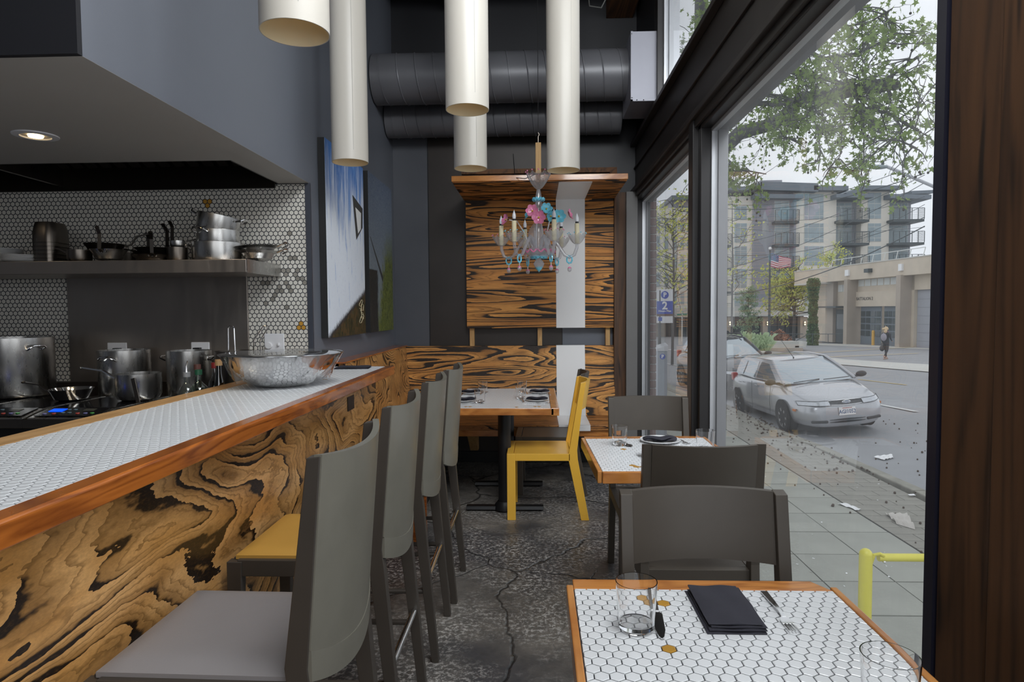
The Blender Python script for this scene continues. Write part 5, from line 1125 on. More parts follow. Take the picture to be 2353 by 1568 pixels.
paper('tan scrap of paper on the road at the right edge', [(2079, 1023), (2100, 1019), (2104, 1026), (2090, 1027)], -1.02, 2)
r_ = random.Random(21); sd = B()
for k in range(230):
    x, y = r_.uniform(3.4, 7.6), r_.uniform(5.5, 15.5)
    if 4.85 < x < 6.7 and y > 11.6: continue
    z = SW if x < 4.82 else gz(x, y); q = r_.uniform(.008, .02); sd.sph((x, y, z + q * .8), q, n=6, m=4)
for k in range(160):
    x = 4.6 + r_.gauss(0, .22); y = r_.uniform(9, 15.5); z = SW if x < 4.82 else gz(x, y) + .005; q = r_.uniform(.010, .022); sd.sph((x, y, z + q * .7), q, n=6, m=4)
o = tag(obj('seed_balls', sd, plain('brown_seed_ball', (.09, .065, .05), .9)), 'brown seed balls scattered over road and curb', 'litter', kind='stuff')
fl_ = B()
for k in range(150):
    x, y = r_.uniform(1.5, 4.6), r_.uniform(2.4, 10); q = r_.uniform(.004, .014); a = r_.uniform(0, 6); c = V((x, y, SW + .004)); d = V((math.cos(a), math.sin(a), 0)) * q; e = V((-d.y, d.x, .2 * q)) * .5
    fl_.quad(c - d - e, c + d - e, c + d + e, c - d + e)
tag(obj('petals', fl_, K['plate'], smooth=0), 'tiny pale petals and paper flecks on the sidewalk', 'litter', kind='stuff')
# ------------------------------------------------ trees
def leaf_star(b_, c, s, r_):
    n_ = V((r_.gauss(0, 1), r_.gauss(0, 1), r_.gauss(0, 1))).normalized(); a = n_.orthogonal().normalized(); bb = n_.cross(a); th = r_.uniform(0, 6.3); vs = [c]
    for k in range(10):
        q = s * (1 if k % 2 == 0 else .42) * (.7 if k == 4 else 1); an = th + k * PI / 5; vs.append(c + a * (q * math.cos(an)) + bb * (q * math.sin(an)) + n_ * (.15 * q))
    b_.add(vs, [(0, i, i % 10 + 1) for i in range(1, 11)])
def leaf_quad(b_, c, s, r_):
    n_ = V((r_.gauss(0, 1), r_.gauss(0, 1), r_.gauss(0, 1))).normalized(); a = n_.orthogonal().normalized() * s; bb = n_.cross(a) * .55; b_.quad(c - a, c - bb, c + a, c + bb)
def twigs(wood_, leaves, start, d, L_, rad, depth, r_, ls, lf, droop=.25, nleaf=4, balls=None):
    pts = [start]; dd = d.normalized(); st = L_ / 5
    for k in range(5):
        dd = (dd + V((r_.gauss(0, .28), r_.gauss(0, .28), r_.gauss(0, .22) - droop * .3))).normalized(); pts.append(pts[-1] + dd * st)
    wood_.tube(pts, [rad * (1 - .14 * k) for k in range(6)], 4 if rad < .012 else 6, cap=False)
    if depth > 0:
        for k in (1, 2, 3, 4, 5):
            if r_.random() < .85: twigs(wood_, leaves, pts[k], dd + V((r_.gauss(0, .8), r_.gauss(0, .8), r_.gauss(0, .6))), L_ * .55, rad * .55, depth - 1, r_, ls, lf, droop, nleaf, balls)
    else:
        for p in pts[2:]:
            for _ in range(nleaf):
                if r_.random() < .75: lf(leaves, p + V((r_.gauss(0, 1), r_.gauss(0, 1), r_.gauss(0, 1))) * ls * 1.1, ls * r_.uniform(.6, 1.15), r_)
        if balls is not None and r_.random() < .35: q = pts[-1] - V((0, 0, .12)); balls.tube([pts[-1], q], .0025, 3, cap=False).sph(q, .020, n=6, m=4)
pt_ = thing('plane_tree', 'plane tree whose leafy limbs hang over the street', 'tree', (4.2, 16, SW)); off = V((4.2, 16, SW))
wd_, lv_, bl_ = B(), B(), B(); r_ = random.Random(33)
wd_.tube([V((4.2, 16, SW)), V((4.15, 16, 2.5)), V((4.05, 15.9, 6)), V((3.95, 15.6, 9.5))], [.27, .23, .20, .15], 12)
def limb(pix, Y0, Y1, r0, r1, nt, tl, bias=(0, 0, 0), depth=1, nleaf=2, ls=.058):
    n_ = len(pix); P_ = [at(px, py, Y0 + (Y1 - Y0) * i / (n_ - 1)) for i, (px, py) in enumerate(pix)]
    pts = []
    for i in range(n_ - 1):
        for k in range(3): pts.append(P_[i].lerp(P_[i + 1], k / 3))
    pts.append(P_[-1]); wd_.tube(pts, [r0 + (r1 - r0) * i / (len(pts) - 1) for i in range(len(pts))], 8)
    for _ in range(nt):
        q = r_.random() ** .8 * (len(pts) - 1.001); i = int(q); p = pts[i].lerp(pts[i + 1], q - i)
        twigs(wd_, lv_, p, V((r_.gauss(0, .7), r_.gauss(0, .7), r_.gauss(-.1, .7))) + V(bias), tl * r_.uniform(.6, 1.2), .012, depth, r_, ls, leaf_star, .3, nleaf, bl_)
TR0 = at(1625, 480, 15.9)
limb([(1625, 400), (1655, 350), (1700, 305), (1760, 290), (1800, 270), (1826, 240), (1842, 225), (1880, 222), (1935, 215), (1990, 205), (2060, 195)], 15.5, 9.5, .17, .07, 34, .9, (.2, 0, .0))
limb([(1700, 260), (1730, 238), (1790, 238), (1830, 232)], 13, 11, .05, .045, 10, .6)
limb([(1745, 216), (1790, 222), (1835, 232), (1905, 240), (1965, 245), (2040, 260), (2110, 300)], 12, 9, .04, .02, 30, .8, (.1, 0, -.1))
limb([(1800, 160), (1845, 172), (1900, 182), (1960, 200), (2040, 180), (2110, 130)], 11.5, 9, .045, .02, 30, .8)
limb([(1855, 120), (1900, 135), (1960, 125), (2000, 110), (2040, 90)], 11, 9, .03, .015, 18, .7, (0, 0, .0))
limb([(1900, 40), (1950, 60), (2000, 50), (2050, 20)], 10.5, 9, .02, .01, 12, .6)
limb([(1657, 352), (1675, 370), (1700, 390), (1760, 400)], 14, 12, .03, .01, 12, .6, (0, 0, -.6), 1, 3)
limb([(1965, 215), (1975, 260), (2010, 300), (2060, 320), (2105, 340)], 10, 8.5, .02, .01, 16, .6, (0, 0, -.4))
limb([(1860, 250), (1880, 300), (1885, 350), (1880, 395)], 11, 10, .014, .006, 7, .4, (0, 0, -.4), 0, 4)
limb([(1985, 230), (1985, 300), (1985, 370), (1990, 405)], 10, 9.5, .014, .006, 8, .4, (0, 0, -.4), 0, 4)
limb([(1930, 250), (1935, 310), (1930, 360), (1900, 390)], 11, 10, .012, .005, 8, .4, (0, 0, -.3), 0, 4)
limb([(1745, 290), (1790, 310), (1850, 330)], 13, 11, .014, .006, 10, .5, (0, 0, -.3), 0, 4)
limb([(1612, 170), (1625, 60), (1650, -30)], 15.5, 14, .10, .07, 14, 1.1, (0, 0, .3), 1, 5, .08)
limb([(1600, 150), (1570, 230), (1552, 262)], 15.2, 14, .05, .02, 5, .6, (0, 0, -.2), 0, 3)
obj('tree_trunk', wd_.xf(MX.Translation(-off)), K['bark'], pt_, 60)
o = obj('foliage', lv_.xf(MX.Translation(-off)), K['leaf'], pt_, 0); o['kind'] = 'stuff'
o = obj('seed_balls', bl_.xf(MX.Translation(-off)), plain('hanging_seed_ball', (.06, .055, .045), .9), pt_, 40); o['kind'] = 'stuff'
def tree2(label, c, hgt, spread, n_, lf_mat, ls, seed, name='street_tree', trunk=.12, depth=1, base=.35, group=None, nleaf=4):
    t_ = thing(name, label, 'tree', c, 0, group); w_, l_ = B(), B(); rr_ = random.Random(seed); w_.tube([V((0, 0, 0)), V((.05, 0, hgt * .5)), V((0, .05, hgt * .9))], [trunk, trunk * .7, trunk * .2], 8)
    for _ in range(n_):
        z = hgt * rr_.uniform(base, .92); a = rr_.uniform(0, 6.3); twigs(w_, l_, V((0, 0, z)), V((math.cos(a), math.sin(a), .35)), spread * rr_.uniform(.6, 1.1) * (1.15 - .5 * z / hgt), trunk * .3, depth, rr_, ls, leaf_quad, .05, nleaf)
    obj('tree_trunk', w_, K['bark'], t_, 60); o = obj('foliage', l_, K[lf_mat], t_, 0); o['kind'] = 'stuff'; return t_
g_ = at(1545, 780, 30); tree2('twiggy yellow-green street tree seen through the far pane', (g_.x, 30, -1.2), 8.6, 3.0, 46, 'leaf_y', .085, 5, trunk=.07, base=.30, nleaf=3)
g_ = at(1680, 780, 34); tree2('thin street tree in front of the apartment block', (g_.x, 34, -1.25), 9.2, 2.4, 16, 'leaf_y', .08, 8, trunk=.06, base=.35, nleaf=2)
g_ = at(1835, 790, 66); tree2('yellow-green spring tree between flagpole and fire station', (g_.x - .5, 66, -2.0), 7.4, 3.4, 60, 'leaf_y', .13, 9, trunk=.18, base=.38, nleaf=7)
g_ = at(1905, 640, 60); tree2('yellow-leaved tree top rising behind the fire station roof', (g_.x + 1.2, 62, -2.0), 9.8, 1.6, 26, 'leaf_y', .10, 10, trunk=.1, base=.6, nleaf=4)
g_ = at(1718, 770, 60); tree2('small grey-green conifer in front of the shop windows', (g_.x, 60, -1.9), 5.6, 1.0, 40, 'leaf_g', .10, 12, name='conifer', trunk=.08, base=.2, nleaf=5)
def bush(name, label, pix0, pix1, Y, dpt, mt, seed, n_=1800, ls=.09, cat='shrub', kind=None, lf=leaf_quad, tall=False):
    a, b_ = at(*pix0, Y), at(*pix1, Y); c = V(((a.x + b_.x) / 2, Y, min(a.z, b_.z))); hx, hz = abs(b_.x - a.x) / 2, abs(b_.z - a.z); rr_ = random.Random(seed); l_ = B()
    for _ in range(n_):
        while 1:
            x, y, z = rr_.uniform(-1, 1), rr_.uniform(-1, 1), rr_.random()
            if tall and x * x + y * y > (.78 + .22 * abs(math.sin(z * 7 + 1) * math.cos(z * 17))) ** 2: continue
            if x * x + y * y + (0 if tall else z * z) < 1: break
        w_ = 1 + .25 * math.sin(x * 9 + seed) if not tall else (.8 + .2 * math.sin(z * 9))
        lf(l_, V((x * hx * (w_ if tall else 1), y * dpt, z * hz * (1 if tall else w_))), ls * rr_.uniform(.6, 1.2), rr_)
    o = obj(name, l_, mt, smooth=0, loc=c); return tag(o, label, cat, kind=kind)
K['red_sh'] = plain('reddish_shrub_leaf', (.34, .16, .09), .7, var=.5, nscale=3); K['grassy'] = leafmat('pale_green_grass', (.50, .62, .38), .2)
def blades(b_, c, s, r_):
    q = V((r_.gauss(0, .3), r_.gauss(0, .3), 1)) * s * 2.2; w_ = V((.02, 0, 0)); b_.quad(c - w_, c + w_, c + q + w_ * .2 + V((q.x * .5, 0, -.1 * s)), c + q)
for k, (x0, x1) in enumerate(((1692, 1716), (1712, 1738), (1734, 1768))):
    bush('grass_clump', 'soft pale green ornamental grass, %s clump by the flagpole' % ('left', 'middle', 'right')[k], (x0, 806), (x1, 786 - 2 * (k == 0)), 40, .8, K['grassy'], 40 + k, 1500, .22, 'grass', None, blades)
bush('flowering_shrub', 'reddish flowering shrub in the concrete planter', (1758, 785), (1816, 762), 44, 1.2, K['red_sh'], 44, 2200, .10)
bush('shrub', 'low green shrub behind the grass clumps', (1700, 778), (1740, 770), 46, .8, K['leaf_d'], 46, 900, .09)
bush('ivy', 'dark green ivy climbing the left end of the fire station', (1851, 797), (1885, 640), 52, .45, K['leaf_d'], 47, 5200, .11, 'climbing plant', None, leaf_quad, True)
# ------------------------------------------------ flag, planter, steps
fp = at(1768, 700, 43); fpz = at(1768, 806, 43).z
fg = thing('flagpole', 'dark flagpole with a white ball and an American flag', 'flagpole', (fp.x, 43, fpz)); hp = at(1768, 574, 43).z - fpz
obj('pole', B().tube([(0, 0, 0), (0, 0, hp)], [.10, .05], 12), K['dkgreen'], fg); obj('ball', B().sph((0, 0, hp + .08), .10, n=12, m=8), K['plate'], fg)
FX0, FZ0 = .05, at(1768, 582, 43).z - fpz
def FL(u, v):   # u along the fly, v from top to bottom
    return (FX0 + 1.32 * u, .18 * math.sin(u * 6) + .1 * v * u, FZ0 - .45 * u ** 1.3 * (1 - v * .35) - (.92 - .28 * u ** 2) * v + .04 * math.sin(u * 8 + v))
fr_ = plain('flag_red', (.50, .04, .08), .7); fw_ = plain('flag_white', (.78, .76, .76), .7); fb_ = plain('flag_blue', (.04, .06, .20), .7)
for k in range(13):
    u0 = 0 if k >= 7 else .42
    obj('stripe', B().grid(lambda u, v: FL(u0 + (1 - u0) * u, (k + v) / 13), 14, 1), fr_ if k % 2 == 0 else fw_, fg, 60)
obj('canton', B().grid(lambda u, v: FL(.42 * u, v * 7 / 13), 8, 5), fb_, fg, 60, label='blue field with white stars')
st_ = B()
for j in range(9):
    for i in range(6 if j % 2 == 0 else 5):
        c = V(FL(.42 * ((i + (.5 if j % 2 == 0 else 1)) / 6.2), (j + .7) / 9.4 * 7 / 13)) - V((0, .012, 0)); st_.add([c] + [c + V(((.026 if q % 2 == 0 else .011) * math.sin(q * PI / 5), 0, (.026 if q % 2 == 0 else .011) * math.cos(q * PI / 5))) for q in range(10)], [(0, i_, i_ % 10 + 1) for i_ in range(1, 11)])
obj('star', st_, fw_, fg, 0, label='white stars')
def pbox(name, px0, py0, px1, py1, Y, d, mt, parent=None, org=None, label=None, dy=0):
    a, b_ = at(px0, py0, Y), at(px1, py1, Y); x0, x1 = sorted((a.x, b_.x)); z0, z1 = sorted((a.z, b_.z))
    bb = B().box(x0, x1, Y + dy, Y + dy + d, z0, z1)
    if org is not None: bb.xf(MX.Translation(-V(org)))
    return obj(name, bb, mt, parent, 0, label=label)
pl_o = at(1800, 800, 42); plt = thing('concrete_planter', 'pale concrete planter wall with steps and dark railings by the flagpole', 'planter', pl_o)
pbox('planter_wall', 1770, 800, 1836, 785, 42, 3, K['apron'], plt, pl_o); pbox('seat_wall', 1712, 790, 1768, 778, 45, .4, K['apron'], plt, pl_o, label='pale bench wall')
pbox('kerb', 1762, 808, 1845, 800, 40.5, .4, K['fconc_d'], plt, pl_o)
for k in range(4): pbox('step', 1827, 799 - k * 3.2, 1852 + k, 795 - k * 3.2, 42 + k * .8, 1, K['apron'], plt, pl_o)
rl = B()
for a, b_ in (((1809, 798), (1809, 780)), ((1809, 780), (1835, 768)), ((1830, 798), (1830, 783)), ((1830, 783), (1858, 768)), ((1858, 768), (1935, 768)), ((1867, 790), (1867, 768)), ((1903, 790), (1903, 768)), ((1717, 766), (1845, 768)), ((1747, 780), (1747, 766))):
    rl.tube([at(*a, 43) - pl_o, at(*b_, 43) - pl_o], .022, 5)
obj('railing', rl, K['dkgreen'], plt)
# ------------------------------------------------ apartment block, facade about 80 m away
AY = 80; ao = at(1880, 785, AY); apt = thing('apartment_building', 'beige and grey apartment block with dark balconies across the street', 'building', ao)
def ab(nm, x0, y0, x1, y1, d, mt, dy=0, lab=None, par=None): return pbox(nm, x0, y0, x1, y1, AY, d, mt, par or apt, ao, lab, dy)
for x0, x1, y0 in ((1640, 1731, 452), (1822, 1918, 440), (1980, 2039, 440)): ab('wall', x0, y0, x1, 712, 6, K['beige'])
ab('wall', 1729, 455, 1824, 712, 6.5, K['gmetal'], -.35, 'grey corrugated wall'); ab('wall', 1917, 456, 1981, 712, 5, K['gmetal'], 1.2, 'grey recessed wall'); ab('wall', 2038, 456, 2101, 712, 5, K['gmetal'], 1.2, 'grey recessed wall')
cg = B()
for k in range(46):
    a = at(1730 + k * 2.03, 480, AY); cg.box(a.x - .02, a.x + .02, AY - .39, AY - .34, at(0, 706, AY).z, at(0, 458, AY).z)
o = obj('corrugation', cg.xf(MX.Translation(-ao)), K['gmetal'], apt, 0); o['kind'] = 'stuff'
def roof(px0, py0, px1, py1, dy=-1.3, th=8, slope=0):
    a, b_ = at(px0, py0, AY), at(px1, py1, AY); z = a.z; zb = b_.z; t0 = th * .0547
    obj('roof', B().hexa([(a.x, AY + dy, z - t0), (b_.x, AY + dy, zb - t0), (b_.x, AY + 6, zb - t0), (a.x, AY + 6, z - t0), (a.x, AY + dy, z), (b_.x, AY + dy, zb), (b_.x, AY + 6, zb + .2), (a.x, AY + 6, z + .2)]).xf(MX.Translation(-ao)), K['dmetal'], apt, 0)
roof(1652, 432, 1728, 434); roof(1722, 434, 1742, 422, -1.3, 10); roof(1740, 422, 1870, 426, -1.3, 18); roof(1725, 451, 1834, 452, -1.6, 9); roof(1860, 431, 1938, 432, -1.3, 10); roof(1908, 451, 1992, 451, -1.6, 8); roof(1932, 448, 1976, 431, -1.4, 9); roof(1974, 431, 2054, 431, -1.3, 9); roof(2030, 451, 2122, 453, -1.6, 9); roof(2082, 443, 2130, 441, -1.2, 7)
ab('lift_tower', 1757, 424, 1808, 408, 4, K['gmetal'], 1.5); ab('wall', 1748, 452, 1815, 428, 4, K['gmetal'], .6, 'grey upper wall')
def win(x0, y0, x1, y1, cols, rows=(), dy=-.05, lab=None):
    f_ = ab('window', x0, y0, x1, y1, .12, K['wframe'], dy); ys = [y0] + [y0 + (y1 - y0) * r for r in rows] + [y1]; xs = [x0 + (x1 - x0) * c for c in [0] + list(cols) + [1]]
    for i in range(len(xs) - 1):
        for j in range(len(ys) - 1): ab('pane', xs[i] + .9, ys[j] + .9, xs[i + 1] - .9, ys[j + 1] - .9, .05, K['wglass'], dy - .03, None, f_)
for k in range(5):
    y = 52.4 * k
    win(1687, 461 + y if k else 474, 1716, 505 + y, (.5,), (.22, .78) if k else (.7,)); win(1848, 461 + y if k else 446, 1892, 505 + y, (.21, .79), (.22, .8) if k else (.42, .85))
    if k < 4: win(1994, 461 + y if k else 443, 2024, 503 + y, (.5,), (.2, .8) if k else (.42, .85))
    win(1777, 463 + y, 1810, 508 + y, (.5,), (.2,), -.42)
    if k < 4:
        win(1921, 463 + y, 1967, 508 + y, (.35, .65), (.18,), 1.1); win(2040, 463 + y, 2098, 508 + y, (.22, .42, .75), (.18,), 1.1)
def balcony(x0, x1, y, lab=None):
    a, b_ = at(x0, y, AY), at(x1, y, AY); z0 = a.z; z1 = at(x0, y - 25, AY).z; bb = B().box(a.x, b_.x, AY - 1.5, AY + 1.2, z0 - .30, z0)
    bl = obj('balcony', bb.xf(MX.Translation(-ao)), K['dkgreen'], apt, 0); r_b = B()
    for k in range(7): z = z0 + (z1 - z0) * (k + 1) / 7; r_b.box(a.x, b_.x, AY - 1.5, AY - 1.46, z - (.03 if k == 6 else .012), z + (.03 if k == 6 else .012)).box(b_.x - .04, b_.x, AY - 1.5, AY, z - .015, z + .015)
    n_ = int((b_.x - a.x) / .9) + 1
    for k in range(n_ + 1): x = a.x + (b_.x - a.x) * k / n_; r_b.box(x - .03, x + .03, AY - 1.52, AY - 1.46, z0, z1)
    obj('railing', r_b.xf(MX.Translation(-ao)), K['dkgreen'], bl, 0)
for k in range(4):
    balcony(1771, 1825, 512 + 52.4 * k)
    if k < 3: balcony(1917, 1983, 509 + 52.4 * k); balcony(2037, 2107, 508 + 52.4 * k)
    balcony(1648, 1672, 566 + 52.4 * k)
ab('shop_fascia', 1640, 707, 1850, 726, 8, K['apron'], -2, 'pale concrete band over the shops'); ab('shop_front', 1640, 726, 1850, 778, .3, K['dark_glass'], .5)
for x in (1661, 1745, 1830): ab('pillar', x, 728, x + 16, 780, .8, K['fconc_d'], -1.2)
for x in (1669, 1754, 1838):
    s_ = ab('wall_lamp', x - 1.3, 738, x + 1.3, 748, .15, K['dkgreen'], -1.4)
    for yy in (739, 744): ab('lamp_glow', x - 1.1, yy, x + 1.1, yy + 2.6, .1, K['lampglow'], -1.55, 'lit warm lamp', s_)
for x in (1690, 1712, 1770, 1790, 1808): ab('shop_mullion', x, 728, x + 1.5, 778, .2, K['dkgreen'], .3)
# second wing seen through the far pane
WY = 92; wo_ = at(1560, 780, WY); wing = thing('apartment_wing', 'apartment wing with tall pale window strips behind bare branches', 'building', wo_)
def wbx(nm, x0, y0, x1, y1, d, mt, dy=0, lab=None, par=None): return pbox(nm, x0, y0, x1, y1, WY, d, mt, par or wing, wo_, lab, dy)
wbx('wall', 1400, 480, 1600, 712, 8, K['beige']); wbx('wall', 1545, 455, 1662, 712, 8, K['gmetal'], .5, 'grey wall')
wbx('roof', 1540, 452, 1665, 460, 9, K['dmetal'], -1)
for x in (1488, 1507, 1526, 1545, 1562, 1578, 1598, 1625, 1642):
    for k in range(5): f_ = wbx('window', x, 500 + 42 * k, x + 10, 534 + 42 * k, .1, K['wframe'], -.08); wbx('pane', x + 1.2, 502 + 42 * k, x + 8.8, 532 + 42 * k, .05, K['wglass'], -.12, None, f_)
wbx('fascia', 1400, 710, 1662, 728, 3, K['apron'], -2, 'pale band over the ground floor'); wbx('ground_floor', 1400, 728, 1662, 786, 2, K['fconc_d'], -.5)
for x in (1528, 1545, 1562, 1578): wbx('door_glass', x, 732, x + 12, 782, .1, K['dark_glass'], -.7)
ts = at(1567, 785, 58); tsn = thing('street_name_sign', 'green street name sign on a pale pole by the crossing', 'sign', ts)
obj('pole', B().tube([(0, 0, 0), (0, 0, 2.7)], .05, 8), K['wframe'], tsn); obj('blade', B().box(-.45, .45, -.02, .02, 2.3, 2.5).box(-.02, .02, -.4, .4, 2.5, 2.7), plain('sign_green', (.03, .22, .14), .5), tsn, 0)
# ------------------------------------------------ fire station: obliquely facing wall
fo = V((26.3, 54, gz(26.3, 54))); fs_ = thing('fire_station', 'low tan concrete fire station with garage doors across the street', 'building', fo)
e1 = V((27.05, 45, 0)) - V((26.3, 54, 0)); e1.normalize(); nrm = V((-e1.y * -1, e1.x * -1, 0)); nrm = V((e1.y, -e1.x, 0))   # nrm points towards the street
if nrm.x > 0: nrm = -nrm
MF = MX(((e1.x, -nrm.x, 0, 0), (e1.y, -nrm.y, 0, 0), (0, 0, 1, 0), (0, 0, 0, 1)))
def su(px):      # distance along the wall at which a pixel column shows
    d = ray(px, 705); # solve fo + s e1 = t d
    det = e1.x * -d.y + d.x * e1.y; s_ = (-fo.x * -d.y + -d.x * fo.y * 1) / det if 0 else 0
    import mathutils; p = mathutils.geometry.intersect_line_line(V((0, 0, 0)), V((d.x, d.y, 0)), V((fo.x, fo.y, 0)), V((fo.x + e1.x, fo.y + e1.y, 0)))[1]
    return (p - V((fo.x, fo.y, 0))).dot(e1)
def fb(nm, s0, s1, z0, z1, p0, p1, mt, lab=None, par=None, sm=0):   # p: out from the wall towards the street (negative = behind)
    return obj(nm, B().box(s0, s1, -p1, -p0, z0, z1).xf(MF), mt, par or fs_, 0, label=lab)
S = {k: su(k) for k in (1845, 1889, 1908, 1936, 1958, 1963, 2013, 2020, 2056, 2060, 2085, 2091, 2110)}
HT = 6.55; DH = 3.15; s_end = S[2110] + 6
fb('wall', S[1889] - 3, S[1936], 2.4 if 0 else 0, HT - 1.1, -4, -.6, K['fconc'], 'tan concrete wall'); fb('wall', S[1958], S[2060], DH, HT - 1.1, -.9, -.35, K['fconc'], 'tan concrete wall')
fb('wall', S[2085], s_end, 4.3, HT - 1.1, -.9, -.3, K['fconc'], 'tan concrete wall'); fb('parapet', S[1889] - 4.5, s_end, HT - 1.2, HT, -6, .35, K['fconc'], 'broad concrete parapet'); fb('parapet_cap', S[1889] - 4.5, s_end, HT, HT + .07, -6, .40, K['apron'])
for a in (1961, 2085): fb('pier', su(a) - .5, su(a), 0, HT - 1.15, -.6, .55, K['fconc_d'])
fb('lintel_band', S[1958], S[2060], DH, DH + 1.2, -.35, -.2, K['fconc'])
for (a, b_) in ((1965, 2011), (2018, 2055)):
    sa, sb_ = su(a), su(b_); dr = fb('garage_door', sa, sb_, 0, DH, -.55, -.5, K['dmetal'], 'grey garage door with glazed rows')
    for r in range(4):
        for c in range(4): w_ = (sb_ - sa) / 4; fb('pane', sa + c * w_ + .06, sa + (c + 1) * w_ - .06, .75 + r * .53, .75 + r * .53 + .42, -.5, -.47, K['dark_glass'], None, dr)
fb('wall', S[2060], S[2091], 0, HT - 1.1, -.9, -.3, K['fconc'], 'tan concrete wall'); dr = fb('garage_door', S[2091], s_end, 0, 4.3, -.6, -.55, K['gmetal'], 'tall blue-grey garage door')
for r in range(7): fb('door_panel', S[2091] + .05, s_end, .05 + r * .6, .60 + r * .6, -.55, -.53, K['gmetal'], None, dr)
dr = fb('entrance_door', su(1911), su(1931), 0, 2.9, -.5, -.4, K['dkgreen'], 'grey glazed entrance door'); fb('pane', su(1913), su(1929), 1.2, 2.5, -.4, -.38, K['dark_glass'], None, dr)
fb('canopy', su(1890), S[1936], 3.05, 3.2, -.5, .6, K['dkgreen']); fb('wall_return', su(1892), su(1909), 0, HT - 1.2, -1, -.2, K['fconc_d']); fb('slab', su(1845), su(1906), HT - 1.35, HT - 1.2, -.2, .9, K['apron'], 'projecting white eave')
for a, b_ in ((1911, 1921), (1922, 1933)): fb('clerestory_pane', su(a), su(b_), 4.45, 5.05, -.6, -.56, K['wframe'])
for k in range(6):
    a = 1963 + k * 14.6; fb('clerestory_pane', su(a), su(a + 12.5), HT - 1.75, HT - 1.22, -.36, -.32, K['wframe'])
for px in (1953, 2077): fb('drain_box', su(px), su(px + 8), HT - .85, HT - .35, .35, .5, K['plate'])
fb('wall_light', su(2003), su(2013), HT - .75, HT - .45, .35, .7, K['dkgreen'])
o = text('BATTALION 2', .36, K['bplast'], fs_, MF @ V((su(1981), .18, DH + .62)), (PI / 2, 0, math.atan2(e1.y, e1.x)), 'dark lettering on the band')
fr2 = B()
for k in range(9):
    s0 = su(1893 + 0) + k * 1.5; fr2.tube([(s0, .6, HT + .05), (s0 + .25, .6, HT + .75)], .03, 5)
fr2.tube([(su(1893) + .25, .6, HT + .75), (su(1893) + 12.25, .6, HT + .75)], .03, 5); obj('roof_frame', fr2.xf(MF), K['wframe'], fs_, label='pale metal roof frame')
bo = gpt(2006, 794); tag(obj('bollard', B().tube([(0, 0, 0), (0, 0, 1.1)], .11, 12).sph((0, 0, 1.1), .11, n=12, m=6), plain('orange_yellow_bollard', (.70, .40, .07), .5), loc=(bo.x, bo.y, bo.z)), 'orange-yellow bollard before the garage doors', 'bollard')
hy_ = gpt(1680, 800); tag(obj('fire_hydrant', B().lathe([(.14, 0), (.11, .05), (.11, .5), (.14, .52), (.12, .62), (.05, .72), (0, .74)], 16).tube([(-.2, 0, .42), (.2, 0, .42)], .06, 10), plain('hydrant_orange', (.65, .28, .06), .5), loc=(at(1680, 795, 38).x, 38, at(1680, 795, 38).z - .1)), 'orange fire hydrant beyond the dark wagon', 'hydrant')
# ------------------------------------------------ wires and lamp
def wire(label, a, b_, Ya, Yb, sag, r=.02, grp='overhead wires'):
    p, q = at(*a, Ya), at(*b_, Yb); pts = [p.lerp(q, i / 14) - V((0, 0, sag * 4 * (i / 14) * (1 - i / 14))) for i in range(15)]
    tag(obj('overhead_wire', B().tube([x - p for x in pts], r * .6, 5), K['dkgreen'], loc=p), label, 'wire', grp)
wn = -1; WL = ['overhead wire reaching highest at the right, just above the lamp head', 'thick overhead wire crossing the roofs of the apartment block', 'overhead wire climbing steeply from the flag to the lamp arm', 'overhead wire climbing from the lower left to the lamp arm', 'overhead wire crossing the third floor balconies', 'thin overhead wire over the top floor windows', 'thickest overhead cable rising above the fire station roof', 'thin overhead wire rising over the yellow tree', 'thin nearly level overhead wire across the second floor down']
for a, b_, sg2, r in (((1650, 468), (2125, 370), .6, .02), ((1650, 478), (2125, 398), .5, .03), ((1700, 560), (2125, 402), .3, .02), ((1650, 622), (2125, 420), .4, .02), ((1655, 585), (2125, 500), .5, .02), ((1655, 498), (2125, 452), .5, .015), ((1655, 680), (2125, 520), .5, .035), ((1655, 640), (2125, 470), .5, .015), ((1655, 518), (2125, 522), .3, .012)):
    wn += 1; wire(WL[wn], a, b_, 32, 24, sg2, r)
wire('pale wire slanting up past the tree to the top right', (1655, 455), (1840, 340), 20, 16, .1, .01, None)
sl_ = at(2162, 436, 23); slp = thing('street_lamp', 'grey cobra-head street lamp reaching in at the upper right', 'street lamp', sl_)
obj('arm', B().tube([V((0, 0, 0)), at(2060, 392, 23) - sl_, at(2035, 382, 23) - sl_], .06, 8), K['alu'], slp)
q = at(2018, 384, 23) - sl_; obj('lamp_head', B().sph(q, .1, 3.6, 1.2, .8, 16, 8), plain('lamp_head_grey', (.30, .35, .36), .5), slp); obj('photocell', B().tube([q + V((.15, 0, .08)), q + V((.15, 0, .18))], .05, 8), K['dkgreen'], slp)
up = at(2162, 700, 23); tag(obj('utility_pole', B().tube([(0, 0, -1.1), (0, 0, 9)], .16, 12).xf(MX.Translation((0, 0, 0))), K['bark'], loc=(up.x, 23, 0)), 'dark utility pole carrying the overhead wires, hidden by the column', 'utility pole')
